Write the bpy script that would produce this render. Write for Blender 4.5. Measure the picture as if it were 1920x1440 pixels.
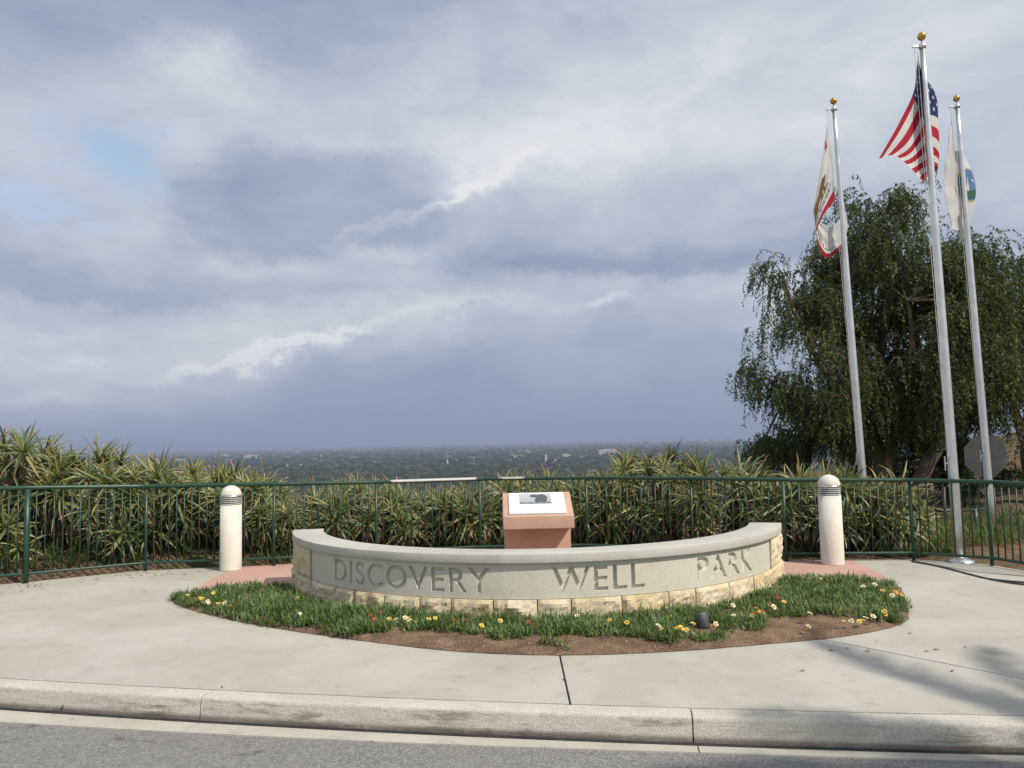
import bpy, bmesh, math, random
import numpy as np
from mathutils import Vector, Matrix, Quaternion, noise as mnoise

# ---------------------------------------------------------------- camera, sky, sun, exposure
scene = bpy.context.scene
for ob in list(bpy.data.objects):
    bpy.data.objects.remove(ob)
COL = scene.collection
R = math.radians

cam_data = bpy.data.cameras.new("camera")
cam = bpy.data.objects.new("camera", cam_data)
COL.objects.link(cam)
cam_data.sensor_width = 36.0
cam_data.lens = 1450.0 / 1920.0 * 36.0
cam_data.clip_start = 0.05
cam_data.clip_end = 120000.0
PITCH = math.atan(107 / 1450.0)
cam.matrix_world = (Matrix.Translation((0, 0, 1.63)) @ Matrix.Rotation(math.pi / 2 + PITCH, 4, 'X')
                    @ Matrix.Rotation(R(-1.25), 4, 'Z'))
scene.camera = cam

SUN_EL, SUN_AZ = R(47), R(51)          # sun stands behind the camera, 51 degrees to its right
sun_from = Vector((math.sin(SUN_AZ) * math.cos(SUN_EL), -math.cos(SUN_AZ) * math.cos(SUN_EL), math.sin(SUN_EL)))
sd = bpy.data.lights.new("sun", 'SUN')
sd.energy = 4.6
sd.angle = R(0.53)
sd.color = (1.0, 0.92, 0.79)
sun = bpy.data.objects.new("sun", sd)
COL.objects.link(sun)
sun.rotation_euler = (-sun_from).to_track_quat('-Z', 'Y').to_euler()

vs = scene.view_settings
vs.view_transform = 'Standard'
vs.look = 'None'
vs.exposure = 0.0
vs.gamma = 1.0
vs.use_curve_mapping = False
scene.render.engine = 'CYCLES'
scene.cycles.max_bounces = 6
scene.cycles.diffuse_bounces = 3
scene.cycles.glossy_bounces = 2
scene.cycles.transmission_bounces = 3
scene.cycles.transparent_max_bounces = 4
scene.cycles.volume_bounces = 0
scene.cycles.use_denoising = True


class G:
    """tiny helper for building shader node graphs"""
    def __init__(self, tree):
        self.t = tree
        self.n = tree.nodes
        self.l = tree.links

    def node(self, typ, **kw):
        nd = self.n.new(typ)
        for k, v in kw.items():
            setattr(nd, k, v)
        return nd

    def put(self, sock, v):
        if isinstance(v, bpy.types.NodeSocket):
            self.l.new(v, sock)
        elif v is not None:
            if hasattr(sock.default_value, '__len__') and isinstance(v, (tuple, list)) and len(v) == 3 and len(sock.default_value) == 4:
                v = (*v, 1.0)
            sock.default_value = v

    def m(self, op, a, b=None, c=None, clamp=False):
        nd = self.node('ShaderNodeMath', operation=op, use_clamp=clamp)
        self.put(nd.inputs[0], a)
        if b is not None:
            self.put(nd.inputs[1], b)
        if c is not None:
            self.put(nd.inputs[2], c)
        return nd.outputs[0]

    def add(self, a, b): return self.m('ADD', a, b)
    def sub(self, a, b): return self.m('SUBTRACT', a, b)
    def mul(self, a, b): return self.m('MULTIPLY', a, b)
    def mad(self, a, b, c): return self.m('MULTIPLY_ADD', a, b, c)

    def smooth(self, v, lo, hi, a=0.0, b=1.0):
        nd = self.node('ShaderNodeMapRange', interpolation_type='SMOOTHSTEP')
        self.put(nd.inputs['Value'], v)
        self.put(nd.inputs['From Min'], lo)
        self.put(nd.inputs['From Max'], hi)
        self.put(nd.inputs['To Min'], a)
        self.put(nd.inputs['To Max'], b)
        return nd.outputs[0]

    def noise(self, vec, scale, detail=4, rough=0.5, dist=0.0, lac=2.0, out=0):
        nd = self.node('ShaderNodeTexNoise')
        if vec is not None:
            self.put(nd.inputs['Vector'], vec)
        nd.inputs['Scale'].default_value = scale
        nd.inputs['Detail'].default_value = detail
        nd.inputs['Roughness'].default_value = rough
        nd.inputs['Distortion'].default_value = dist
        nd.inputs['Lacunarity'].default_value = lac
        return nd.outputs[out]

    def vmul(self, v, s):
        nd = self.node('ShaderNodeVectorMath', operation='MULTIPLY')
        self.put(nd.inputs[0], v)
        self.put(nd.inputs[1], s)
        return nd.outputs[0]

    def vadd(self, v, s):
        nd = self.node('ShaderNodeVectorMath', operation='ADD')
        self.put(nd.inputs[0], v)
        self.put(nd.inputs[1], s)
        return nd.outputs[0]

    def ramp(self, fac, stops, interp='LINEAR'):
        nd = self.node('ShaderNodeValToRGB')
        cr = nd.color_ramp
        cr.interpolation = interp
        while len(cr.elements) > 2:
            cr.elements.remove(cr.elements[-1])
        for i, (p, c) in enumerate(stops):
            e = cr.elements[i] if i < 2 else cr.elements.new(p)
            e.position = p
            e.color = (*c, 1.0) if len(c) == 3 else c
        self.put(nd.inputs[0], fac)
        return nd.outputs[0]

    def mix(self, fac, a, b, blend='MIX'):
        nd = self.node('ShaderNodeMix', data_type='RGBA', blend_type=blend)
        self.put(nd.inputs['Factor'], fac)
        self.put(nd.inputs[6], a)
        self.put(nd.inputs[7], b)
        return nd.outputs[2]


def build_world():
    w = bpy.data.worlds.new("World")
    scene.world = w
    w.use_nodes = True
    w.cycles.sampling_method = 'MANUAL'
    w.cycles.sample_map_resolution = 256
    t = w.node_tree
    t.nodes.clear()
    g = G(t)
    d = g.node('ShaderNodeTexCoord').outputs['Generated']
    sp = g.node('ShaderNodeSeparateXYZ')
    g.put(sp.inputs[0], d)
    x, y, z = sp.outputs
    DEG = 57.29578
    az = g.mul(g.m('ARCTAN2', x, y), DEG)
    el = g.mul(g.m('ARCSINE', z), DEG)
    # cloud banks lie flat: noise in a direction space squeezed in height
    flat = g.vmul(d, (1.0, 1.0, 2.4))
    puff = g.vmul(d, (1.0, 1.0, 1.5))
    wn = g.node('ShaderNodeSeparateColor')
    g.put(wn.inputs[0], g.noise(puff, 7.0, 10, 0.67, 0.0, out=1))
    wa = g.add(az, g.mul(g.sub(wn.outputs[0], 0.5), 13.0))
    we = g.add(el, g.mul(g.sub(wn.outputs[1], 0.5), 7.0))

    cxyz = g.node('ShaderNodeCombineXYZ')
    g.put(cxyz.inputs[0], wa)
    g.put(cxyz.inputs[1], we)
    wv = cxyz.outputs[0]

    def blob(ca, ce, ra, up, dn, rot=0.0, hard=False):
        mp = g.node('ShaderNodeMapping', vector_type='TEXTURE')
        g.put(mp.inputs[0], wv)
        mp.inputs['Location'].default_value = (ca, ce, 0)
        mp.inputs['Rotation'].default_value = (0, 0, R(rot))
        mp.inputs['Scale'].default_value = (ra, up, 1)
        v = mp.outputs[0]
        k = up / dn
        if abs(k - 1) > 0.05:
            nd = g.node('ShaderNodeVectorMath', operation='MINIMUM' if k > 1 else 'MAXIMUM')
            g.put(nd.inputs[0], v)
            g.put(nd.inputs[1], g.vmul(v, (1.0, k, 1.0)))
            v = nd.outputs[0]
        nd = g.node('ShaderNodeVectorMath', operation='DOT_PRODUCT')
        g.put(nd.inputs[0], v)
        g.put(nd.inputs[1], v)
        q = nd.outputs['Value']
        if hard:
            return g.smooth(q, 1.7, 0.25)
        return g.m('POWER', 0.3679, q)

    low = g.noise(flat, 2.3, 3, 0.5, 0.4)
    det = g.noise(flat, 5.5, 10, 0.63, 0.3)
    calm = g.smooth(el, 1.0, 10.0, 0.14, 0.66)          # rain near the horizon is smooth, the high banks are not
    tone = g.add(0.725, g.add(g.mul(g.sub(low, 0.5), 0.22), g.mul(g.sub(det, 0.5), calm)))
    FEATURES = [
        # weight, azimuth, elevation, half width, up, down, rotation, hard edge
        (-0.30, -30, 28, 22, 9, 6.0, 0, False),     # grey sheet high on the left
        (-0.27, -6, 33, 30, 6, 5, 3, False),
        (0.22, -20.5, 25.3, 5.0, 1.6, 2.2, 4, False),
        (0.15, 8, 22.5, 20, 4.5, 4.5, 0, False),          # pale bank in the middle
        (-0.32, -13.5, 16.9, 9.5, 4.0, 3.4, 8, True),   # grey cloud left of the white streak
        (-0.13, 10, 15.0, 16.5, 3.6, 3.0, 0, True),      # long flat-based cloud
        (-0.28, 9, 12.4, 22, 2.2, 0.8, -1, False),
        (0.12, -4.0, 18.4, 10, 2.4, 1.2, 17, False),
        (0.28, -6.0, 17.0, 7.5, 0.45, 0.6, 19, False),     # white streak
        (0.10, -10, 13.4, 10, 0.8, 0.7, 4, False),
        (0.08, -3, 9.9, 19, 0.9, 0.8, 0, False),    # pale band under the flat base
        (0.12, -3, 9.7, 3.0, .7, .6, 12, False),
        (0.24, 7.3, 9.5, 3.0, .35, .40, 3, False),
        (-0.24, -31, 10.4, 10, 2.0, 0.9, 0, False),
        (-0.14, -13, 10.6, 10, 1.2, 0.9, 0, False),
        (-0.31, 9, 0.5, 27, 8.0, 8.0, 0, False),    # rain under the storm
        (-0.14, 8, 0.0, 14, 3.5, 4.0, 0, False),
        (-0.16, -10.5, 3.4, 10.5, 3.6, 6.0, 9, True),       # storm's cumulus edge
        (0.10, -18, 7.6, 9, 1.8, 1.2, 14, False),
        (0.40, -17.6, 6.9, 7.5, 0.40, 0.55, 15, False),
        (0.16, -30, 3.2, 4.5, .6, .6, -4, False),
        (0.06, -29, 6.8, 9, 2.0, 2.6, 0, False),
        (-0.22, -24, 0.0, 18, 2.6, 3.0, 0, False),
    ]
    for (wgt, ca, ce, ra, up, dn, rot, hard) in FEATURES:
        tone = g.mad(blob(ca, ce, ra, up, dn, rot, hard), wgt, tone)
    cloud = g.ramp(tone, [(0.0, (0.19, 0.25, 0.36)), (0.25, (0.272, 0.335, 0.47)), (0.5, (0.40, 0.465, 0.58)),
                          (0.72, (0.56, 0.61, 0.705)), (0.9, (0.74, 0.765, 0.81)), (1.0, (0.84, 0.845, 0.86))])
    gap = g.add(blob(-27, 18.5, 6, 2.6, 2.0, -15), g.add(g.mul(blob(-33, 15.0, 7, 2.2, 2.2, 0), 0.9),
                g.mul(blob(-30, 7.8, 9, 1.6, 2.6, 0), 0.55)))
    gap = g.add(g.mul(gap, 1.15), g.mul(g.sub(det, 0.5), 2.6))
    gap = g.add(gap, g.mul(g.smooth(low, 0.34, 0.24), g.smooth(el, 6.0, 14.0, 0.0, 0.8)))
    gap = g.smooth(gap, 0.42, 1.15, 0.0, 0.8)
    sky = g.node('ShaderNodeTexSky', sky_type='NISHITA', sun_disc=False)
    sky.sun_elevation = SUN_EL
    sky.sun_rotation = math.pi - SUN_AZ
    sky.altitude = 110
    sky.air_density = 1.0
    sky.dust_density = 1.5
    cl10 = g.vmul(cloud, (10.0, 10.0, 10.0))
    out = g.mix(gap, cl10, g.vadd(g.vmul(sky.outputs[0], (1.5, 1.5, 1.5)), (1.3, 1.5, 1.6)))   # thin veil over the blue
    bg = g.node('ShaderNodeBackground')
    g.put(bg.inputs[0], out)
    bg.inputs[1].default_value = 0.1
    wo = g.node('ShaderNodeOutputWorld')
    g.l.new(bg.outputs[0], wo.inputs[0])


build_world()

# ---------------------------------------------------------------- helpers
rng = random.Random(11)


def lerp(a, b, t):
    return a + (b - a) * t


def sstep(x, a, b):
    t = min(1.0, max(0.0, (x - a) / (b - a)))
    return t * t * (3 - 2 * t)


class MB:
    """collects geometry; build() links it as one mesh object"""
    def __init__(self):
        self.v, self.f, self.mi, self.col = [], [], [], []

    def vert(self, p, c=None):
        self.v.append((p[0], p[1], p[2]))
        self.col.append(c if c is not None else (0.5, 0.5, 0.5))
        return len(self.v) - 1

    def face(self, idx, m=0):
        self.f.append(tuple(idx))
        self.mi.append(m)

    def box(self, lo, hi, m=0):
        i = [self.vert((x, y, z)) for z in (lo[2], hi[2]) for y in (lo[1], hi[1]) for x in (lo[0], hi[0])]
        for q in ((0, 2, 3, 1), (4, 5, 7, 6), (0, 1, 5, 4), (2, 6, 7, 3), (0, 4, 6, 2), (1, 3, 7, 5)):
            self.face([i[k] for k in q], m)

    def tube(self, pts, rad, n=8, m=0, cap=True, c=None):
        pts = [Vector(p) for p in pts]
        if not hasattr(rad, '__len__'):
            rad = [rad] * len(pts)
        rings = []
        ref = None
        for i, p in enumerate(pts):
            a = pts[max(0, i - 1)]
            b = pts[min(len(pts) - 1, i + 1)]
            t = (b - a).normalized()
            if ref is None:
                ref = Vector((0, 0, 1)) if abs(t.z) < 0.9 else Vector((1, 0, 0))
            u = t.cross(ref).normalized()
            w = u.cross(t).normalized()
            ref = w
            rings.append([self.vert(p + (u * math.cos(k * 2 * math.pi / n) + w * math.sin(k * 2 * math.pi / n)) * rad[i], c) for k in range(n)])
        for r0, r1 in zip(rings, rings[1:]):
            for k in range(n):
                self.face((r0[k], r1[k], r1[(k + 1) % n], r0[(k + 1) % n]), m)
        if cap:
            self.face(rings[0], m)
            self.face(rings[-1][::-1], m)

    def lathe(self, prof, n=24, m=0, origin=(0, 0, 0), caps=True):
        rings = []
        for r, z in prof:
            rings.append([self.vert((origin[0] + r * math.cos(2 * math.pi * k / n), origin[1] + r * math.sin(2 * math.pi * k / n), origin[2] + z)) for k in range(n)])
        for a, b in zip(rings, rings[1:]):
            for k in range(n):
                self.face((a[k], a[(k + 1) % n], b[(k + 1) % n], b[k]), m)
        if caps:
            self.face(rings[0][::-1], m)
            self.face(rings[-1], m)

    def build(self, name, mats, parent=None, smooth=False, colors=False, autosmooth=None):
        me = self.mesh(name, mats, smooth, colors)
        return link(name, me, parent)

    def mesh(self, name, mats, smooth=False, colors=False):
        me = bpy.data.meshes.new(name)
        me.from_pydata(self.v, [], self.f)
        if not isinstance(mats, (list, tuple)):
            mats = [mats]
        for mt in mats:
            me.materials.append(mt)
        if len(mats) > 1:
            me.polygons.foreach_set('material_index', self.mi)
        if smooth:
            me.polygons.foreach_set('use_smooth', [True] * len(me.polygons))
        if colors:
            at = me.color_attributes.new('tint', 'FLOAT_COLOR', 'POINT')
            flat = np.ones((len(self.v), 4), dtype=np.float32)
            flat[:, :3] = np.array(self.col, dtype=np.float32)
            at.data.foreach_set('color', flat.ravel())
        me.update()
        return me


def link(name, me, parent=None):
    o = bpy.data.objects.new(name, me)
    COL.objects.link(o)
    if parent is not None:
        o.parent = parent
    return o


def bevel_mesh(o, w, seg=2, angle=R(35)):
    me = o.data
    bm = bmesh.new()
    bm.from_mesh(me)
    bmesh.ops.remove_doubles(bm, verts=bm.verts, dist=1e-5)
    bmesh.ops.recalc_face_normals(bm, faces=bm.faces)
    ed = [e for e in bm.edges if len(e.link_faces) == 2 and e.calc_face_angle(0) > angle]
    bmesh.ops.bevel(bm, geom=ed, offset=w, segments=seg, profile=0.6, affect='EDGES')
    for f in bm.faces:
        f.smooth = True
    bm.to_mesh(me)
    bm.free()
    try:
        me.set_sharp_from_angle(angle=R(40))
    except Exception:
        pass
    return o


def fix_normals(o):
    bm = bmesh.new()
    bm.from_mesh(o.data)
    bmesh.ops.recalc_face_normals(bm, faces=bm.faces)
    bm.to_mesh(o.data)
    bm.free()
    return o


def tag(o, label, cat, group=None, kind=None):
    o['label'] = label
    o['category'] = cat
    if group:
        o['group'] = group
    if kind:
        o['kind'] = kind
    return o


def thing(name, label, cat, loc=(0, 0, 0), group=None, rz=0.0):
    o = bpy.data.objects.new(name, None)
    o.empty_display_size = 0.1
    COL.objects.link(o)
    o.location = loc
    o.rotation_euler = (0, 0, rz)
    return tag(o, label, cat, group)


def structure(o, label=None):
    o['kind'] = 'structure'
    if label:
        o['label'] = label
    return o


# ---------------------------------------------------------------- materials
def new_mat(name):
    m = bpy.data.materials.new(name)
    m.use_nodes = True
    t = m.node_tree
    t.nodes.clear()
    g = G(t)
    out = g.node('ShaderNodeOutputMaterial')
    return m, g, out


def bsdf(g, out, color, rough=0.7, metal=0.0, bump=None, bump_d=0.01, spec=0.4):
    p = g.node('ShaderNodeBsdfPrincipled')
    g.put(p.inputs['Base Color'], color)
    g.put(p.inputs['Roughness'], rough)
    g.put(p.inputs['Metallic'], metal)
    g.put(p.inputs['Specular IOR Level'], spec)
    if bump is not None:
        b = g.node('ShaderNodeBump')
        b.inputs['Strength'].default_value = 1.0
        b.inputs['Distance'].default_value = bump_d
        g.put(b.inputs['Height'], bump)
        g.l.new(b.outputs[0], p.inputs['Normal'])
    g.l.new(p.outputs[0], out.inputs[0])
    return p


def obj_co(g):
    return g.node('ShaderNodeTexCoord').outputs['Object']


def surf(name, a, b, scale=4.0, rough=0.75, fine=60.0, fine_amt=0.25, bump_d=0.004, metal=0.0, spec=0.35, lo=0.35, hi=0.68, speck=None):
    m, g, out = new_mat(name)
    co = obj_co(g)
    n1 = g.noise(co, scale, 6, 0.58, 0.3)
    n2 = g.noise(co, fine, 4, 0.6)
    c = g.mix(g.smooth(n1, lo, hi), a, b)
    c = g.mix(fine_amt, c, g.mix(g.smooth(n2, 0.3, 0.7), (0.35, 0.35, 0.35), (1.6, 1.6, 1.6)), 'MULTIPLY')
    if speck:
        sv = g.noise(co, speck[1], 2, 0.5)
        c = g.mix(g.smooth(sv, speck[2], speck[2] + 0.05), c, speck[0])
    bsdf(g, out, c, rough, metal, g.add(g.mul(n2, 0.6), g.mul(n1, 0.4)), bump_d, spec)
    return m


def concrete(name, a, b, dirt=(0.16, 0.14, 0.11), amt=0.5):
    """trowelled concrete: broad clouds of tone, water marks, fine grain and small pits"""
    m, g, out = new_mat(name)
    co = obj_co(g)
    n1 = g.noise(co, 0.9, 5, 0.6, 0.6)
    n2 = g.noise(co, 5.5, 6, 0.65, 0.2)
    n3 = g.noise(co, 95.0, 3, 0.6)
    c = g.mix(g.smooth(n1, 0.33, 0.68), a, b)
    c = g.mix(g.mul(g.smooth(n2, 0.52, 0.78), amt), c, dirt)
    spots = g.noise(g.vmul(co, (1.0, 0.55, 1.0)), 9.0, 3, 0.5)
    c = g.mix(g.smooth(spots, 0.715, 0.76, 0.0, 0.55), c, dirt)
    c = g.mix(0.24, c, g.mix(g.smooth(n3, 0.25, 0.75), (0.55, 0.55, 0.55), (1.4, 1.4, 1.4)), 'MULTIPLY')
    bsdf(g, out, c, 0.85, 0.0, g.add(g.mul(n3, 0.5), n2), 0.003, 0.25)
    return m


def kerb_mat():
    m, g, out = new_mat('kerb_concrete')
    co = obj_co(g)
    streak = g.noise(g.vmul(co, (0.9, 1.0, 7.0)), 3.4, 7, 0.66, 0.8)
    blot = g.noise(g.vmul(co, (0.8, 1.0, 2.0)), 1.3, 7, 0.68, 0.9)
    fine = g.noise(co, 80.0, 4, 0.6)
    sp = g.node('ShaderNodeSeparateXYZ')
    g.put(sp.inputs[0], co)
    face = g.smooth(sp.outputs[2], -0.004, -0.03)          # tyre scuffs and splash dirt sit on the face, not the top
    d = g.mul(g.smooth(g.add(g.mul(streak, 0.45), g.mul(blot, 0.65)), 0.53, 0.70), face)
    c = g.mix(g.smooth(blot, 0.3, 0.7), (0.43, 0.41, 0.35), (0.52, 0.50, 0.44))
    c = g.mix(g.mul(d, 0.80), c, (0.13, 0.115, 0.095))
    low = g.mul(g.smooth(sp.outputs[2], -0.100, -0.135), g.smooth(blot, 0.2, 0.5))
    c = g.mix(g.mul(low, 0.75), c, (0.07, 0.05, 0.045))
    c = g.mix(0.35, c, g.mix(g.smooth(fine, 0.25, 0.75), (0.5, 0.5, 0.5), (1.45, 1.45, 1.45)), 'MULTIPLY')
    bsdf(g, out, c, 0.85, 0, g.add(fine, streak), 0.004, 0.25)
    return m


def asphalt_mat():
    m, g, out = new_mat('asphalt')
    co = obj_co(g)
    vo = g.node('ShaderNodeTexVoronoi')
    g.put(vo.inputs['Vector'], co)
    vo.inputs['Scale'].default_value = 85.0
    n = g.noise(co, 1.6, 5, 0.6)
    blot = g.noise(g.vmul(co, (1.0, 1.7, 1.0)), 3.1, 4, 0.55)
    stones = g.ramp(vo.outputs['Color'], [(0.0, (0.13, 0.128, 0.123)), (0.5, (0.20, 0.197, 0.19)), (1.0, (0.31, 0.305, 0.295))])
    c = g.mix(g.smooth(n, 0.3, 0.7, 0.0, 0.3), stones, (0.23, 0.225, 0.22))
    c = g.mix(g.smooth(blot, 0.63, 0.72, 0.0, 0.6), c, (0.075, 0.07, 0.068))
    bsdf(g, out, c, 0.9, 0, g.mul(vo.outputs['Distance'], -1.0), 0.006, 0.3)
    return m


def stone_mat():
    m, g, out = new_mat('limestone')
    co = obj_co(g)
    info = g.node('ShaderNodeObjectInfo')
    sh = g.vadd(co, g.vmul(g.node('ShaderNodeCombineXYZ').outputs[0], (1, 1, 1)))
    n1 = g.noise(co, 5.0, 6, 0.62, 0.5)
    n2 = g.noise(co, 22.0, 5, 0.65, 0.4)
    n3 = g.noise(co, 90.0, 3, 0.6)
    c = g.mix(g.smooth(n1, 0.3, 0.68), (0.58, 0.485, 0.33), (0.68, 0.60, 0.45))
    c = g.mix(g.mul(g.smooth(info.outputs['Random'], 0.3, 1.0), 0.75), c, (0.57, 0.45, 0.27))
    c = g.mix(g.smooth(n2, 0.56, 0.74, 0.0, 0.65), c, (0.30, 0.225, 0.14))
    c = g.mix(g.smooth(n1, 0.62, 0.75, 0.0, 0.4), c, (0.25, 0.20, 0.14))
    c = g.mix(0.3, c, g.mix(g.smooth(n3, 0.25, 0.75), (0.5, 0.5, 0.5), (1.4, 1.4, 1.4)), 'MULTIPLY')
    bsdf(g, out, c, 0.9, 0, g.add(n2, g.mul(n3, 0.3)), 0.012, 0.2)
    return m


def leaf_mat(name, stops, tip=None, trans=0.3, rough=0.5, attr=True, vary=0.35, spec=0.35):
    """leaf colours from a per-leaf tint (red channel: individual shade, green: along the leaf)"""
    m, g, out = new_mat(name)
    at = g.node('ShaderNodeAttribute', attribute_name='tint')
    s = g.node('ShaderNodeSeparateColor')
    g.put(s.inputs[0], at.outputs['Color'])
    info = g.node('ShaderNodeObjectInfo')
    f = g.add(s.outputs[0], g.mul(g.sub(info.outputs['Random'], 0.5), vary))
    c = g.ramp(f, stops)
    if tip:
        c = g.mix(g.mul(g.smooth(g.add(s.outputs[1], g.mul(g.sub(s.outputs[0], 0.5), 0.5)), 0.72, 1.0), 0.85), c, tip)
    p = g.node('ShaderNodeBsdfPrincipled')
    g.put(p.inputs['Base Color'], c)
    p.inputs['Roughness'].default_value = rough
    p.inputs['Specular IOR Level'].default_value = spec
    tr = g.node('ShaderNodeBsdfTranslucent')
    g.put(tr.inputs[0], g.mix(0.5, c, (0.16, 0.22, 0.03)))
    mx = g.node('ShaderNodeMixShader')
    mx.inputs[0].default_value = trans
    g.l.new(p.outputs[0], mx.inputs[1])
    g.l.new(tr.outputs[0], mx.inputs[2])
    g.l.new(mx.outputs[0], out.inputs[0])
    return m


def ground_mat():
    m, g, out = new_mat('hill_soil')
    co = obj_co(g)
    n1 = g.noise(co, 0.35, 6, 0.6)
    n2 = g.noise(co, 7.0, 6, 0.65)
    n3 = g.noise(co, 45.0, 4, 0.6)
    near = g.mix(g.smooth(n2, 0.35, 0.7), (0.10, 0.065, 0.042), (0.19, 0.13, 0.085))
    near = g.mix(g.smooth(n1, 0.52, 0.62, 0.0, 0.7), near, (0.05, 0.075, 0.022))
    big = g.noise(co, 0.0016, 8, 0.65)
    plain = g.mix(g.smooth(big, 0.35, 0.65), (0.045, 0.055, 0.035), (0.10, 0.095, 0.075))
    sp = g.node('ShaderNodeSeparateXYZ')
    g.put(sp.inputs[0], co)
    c = g.mix(g.smooth(sp.outputs[2], -6.0, -60.0), near, plain)
    c = g.mix(0.4, c, g.mix(g.smooth(n3, 0.25, 0.75), (0.5, 0.5, 0.5), (1.5, 1.5, 1.5)), 'MULTIPLY')
    bsdf(g, out, c, 0.95, 0, g.add(n2, g.mul(n3, 0.5)), 0.03, 0.15)
    return m


def rail_mat():
    """green enamel; the handrail's top is worn through to bare metal where people lean"""
    m, g, out = new_mat('green_enamel')
    co = obj_co(g)
    sp = g.node('ShaderNodeSeparateXYZ')
    g.put(sp.inputs[0], co)
    X, Y, Z = sp.outputs
    n = g.noise(co, 9.0, 6, 0.6)
    wob = g.mul(g.sub(n, 0.5), 0.35)
    xs = g.add(X, wob)
    w1 = g.mul(g.smooth(xs, -1.80, -1.70), g.smooth(xs, -0.50, -0.60))
    w2 = g.mul(g.smooth(xs, -0.26, -0.16), g.smooth(xs, 0.20, 0.10))
    top = g.smooth(g.add(Z, g.mul(wob, 0.05)), 1.072, 1.086)
    w = g.mul(g.m('MAXIMUM', w1, g.mul(w2, 0.75)), top)
    green = g.mix(g.smooth(n, 0.3, 0.7), (0.010, 0.042, 0.027), (0.016, 0.060, 0.038))
    c = g.mix(g.mul(w, g.smooth(n, 0.25, 0.45, 0.55, 1.0)), green, (0.52, 0.52, 0.51))
    bsdf(g, out, c, g.mix(w, (0.33, 0.33, 0.33), (0.45, 0.45, 0.45)), 0.0, g.noise(co, 120.0, 3, 0.5), 0.001, 0.5)
    return m


M = {}
M['pavement'] = concrete('pavement_concrete', (0.375, 0.36, 0.312), (0.445, 0.43, 0.38), amt=0.3)
M['pink'] = concrete('pink_concrete', (0.45, 0.275, 0.225), (0.51, 0.325, 0.27), dirt=(0.26, 0.17, 0.14), amt=0.3)
M['kerb'] = kerb_mat()
M['gutter'] = concrete('gutter_concrete', (0.40, 0.38, 0.325), (0.48, 0.46, 0.40), amt=0.4)
M['asphalt'] = asphalt_mat()
M['ground'] = ground_mat()
M['cast'] = concrete('cast_stone', (0.50, 0.48, 0.40), (0.565, 0.545, 0.465), dirt=(0.24, 0.22, 0.18), amt=0.3)
M['cap'] = concrete('coping_concrete', (0.41, 0.40, 0.355), (0.48, 0.47, 0.425), dirt=(0.2, 0.19, 0.17), amt=0.35)
M['stone'] = stone_mat()
M['mortar'] = surf('mortar', (0.24, 0.20, 0.15), (0.33, 0.28, 0.22), 12)
M['podium'] = surf('pink_cast_concrete', (0.455, 0.295, 0.22), (0.515, 0.34, 0.26), 3.0, 0.85, 160, 0.4, 0.0015)
M['bollard'] = surf('bollard_concrete', (0.58, 0.545, 0.48), (0.66, 0.63, 0.57), 3.0, 0.8, 150, 0.3, 0.0015)
M['steel'] = surf('bare_aluminium', (0.62, 0.63, 0.63), (0.74, 0.75, 0.75), 6.0, 0.38, 200, 0.12, 0.0004, metal=1.0)
M['pole'] = surf('satin_aluminium', (0.60, 0.62, 0.61), (0.72, 0.74, 0.73), 5.0, 0.36, 220, 0.12, 0.0003, metal=0.85)
M['dark'] = surf('dark_cavity', (0.02, 0.02, 0.022), (0.035, 0.035, 0.035), 8.0)
M['black'] = surf('black_enamel', (0.035, 0.036, 0.04), (0.055, 0.056, 0.06), 8.0, 0.45)
M['gold'] = surf('gold_anodised', (0.55, 0.34, 0.07), (0.66, 0.43, 0.11), 9.0, 0.30, 100, 0.15, 0.0004, metal=0.95)
M['green'] = rail_mat()
M['greenpost'] = surf('dark_green_paint', (0.010, 0.042, 0.027), (0.016, 0.060, 0.038), 9.0, 0.4, 120, 0.2, 0.0006, spec=0.5)
M['rope'] = surf('halyard_rope', (0.55, 0.54, 0.50), (0.7, 0.69, 0.65), 60.0)
M['signback'] = surf('shaded_sign_aluminium', (0.055, 0.058, 0.06), (0.08, 0.083, 0.086), 4.0, 0.6, 150, 0.15, 0.0005, metal=0.3)  # tree shade over the plate is put into this darkened base colour
M['bark'] = surf('pepper_bark', (0.115, 0.085, 0.06), (0.21, 0.165, 0.125), 5.0, 0.95, 30, 0.6, 0.03)
M['soil'] = surf('bed_soil', (0.115, 0.072, 0.046), (0.20, 0.135, 0.088), 5.0, 0.95, 70, 0.7, 0.012, speck=((0.42, 0.37, 0.30), 55.0, 0.70))
M['stem'] = surf('aloe_stem', (0.14, 0.105, 0.07), (0.24, 0.19, 0.13), 14.0, 0.9, 60, 0.5, 0.01)
M['aloe'] = leaf_mat('aloe_leaf', [(0.0, (0.042, 0.068, 0.022)), (0.4, (0.098, 0.128, 0.036)), (0.75, (0.195, 0.21, 0.060)), (1.0, (0.32, 0.29, 0.12))],
                     tip=(0.36, 0.22, 0.10), trans=0.15, rough=0.42, spec=0.5)
M['deadleaf'] = leaf_mat('dead_aloe_leaf', [(0.0, (0.07, 0.045, 0.025)), (0.5, (0.20, 0.135, 0.085)), (1.0, (0.42, 0.30, 0.20))], trans=0.1, rough=0.8, spec=0.15)
M['pepper'] = leaf_mat('pepper_leaf', [(0.0, (0.024, 0.038, 0.013)), (0.5, (0.052, 0.072, 0.022)), (1.0, (0.125, 0.145, 0.050))], trans=0.25, rough=0.55)
M['shrub'] = leaf_mat('shrub_leaf', [(0.0, (0.025, 0.045, 0.013)), (0.5, (0.05, 0.085, 0.022)), (1.0, (0.11, 0.15, 0.04))], trans=0.25, rough=0.55)
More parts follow.
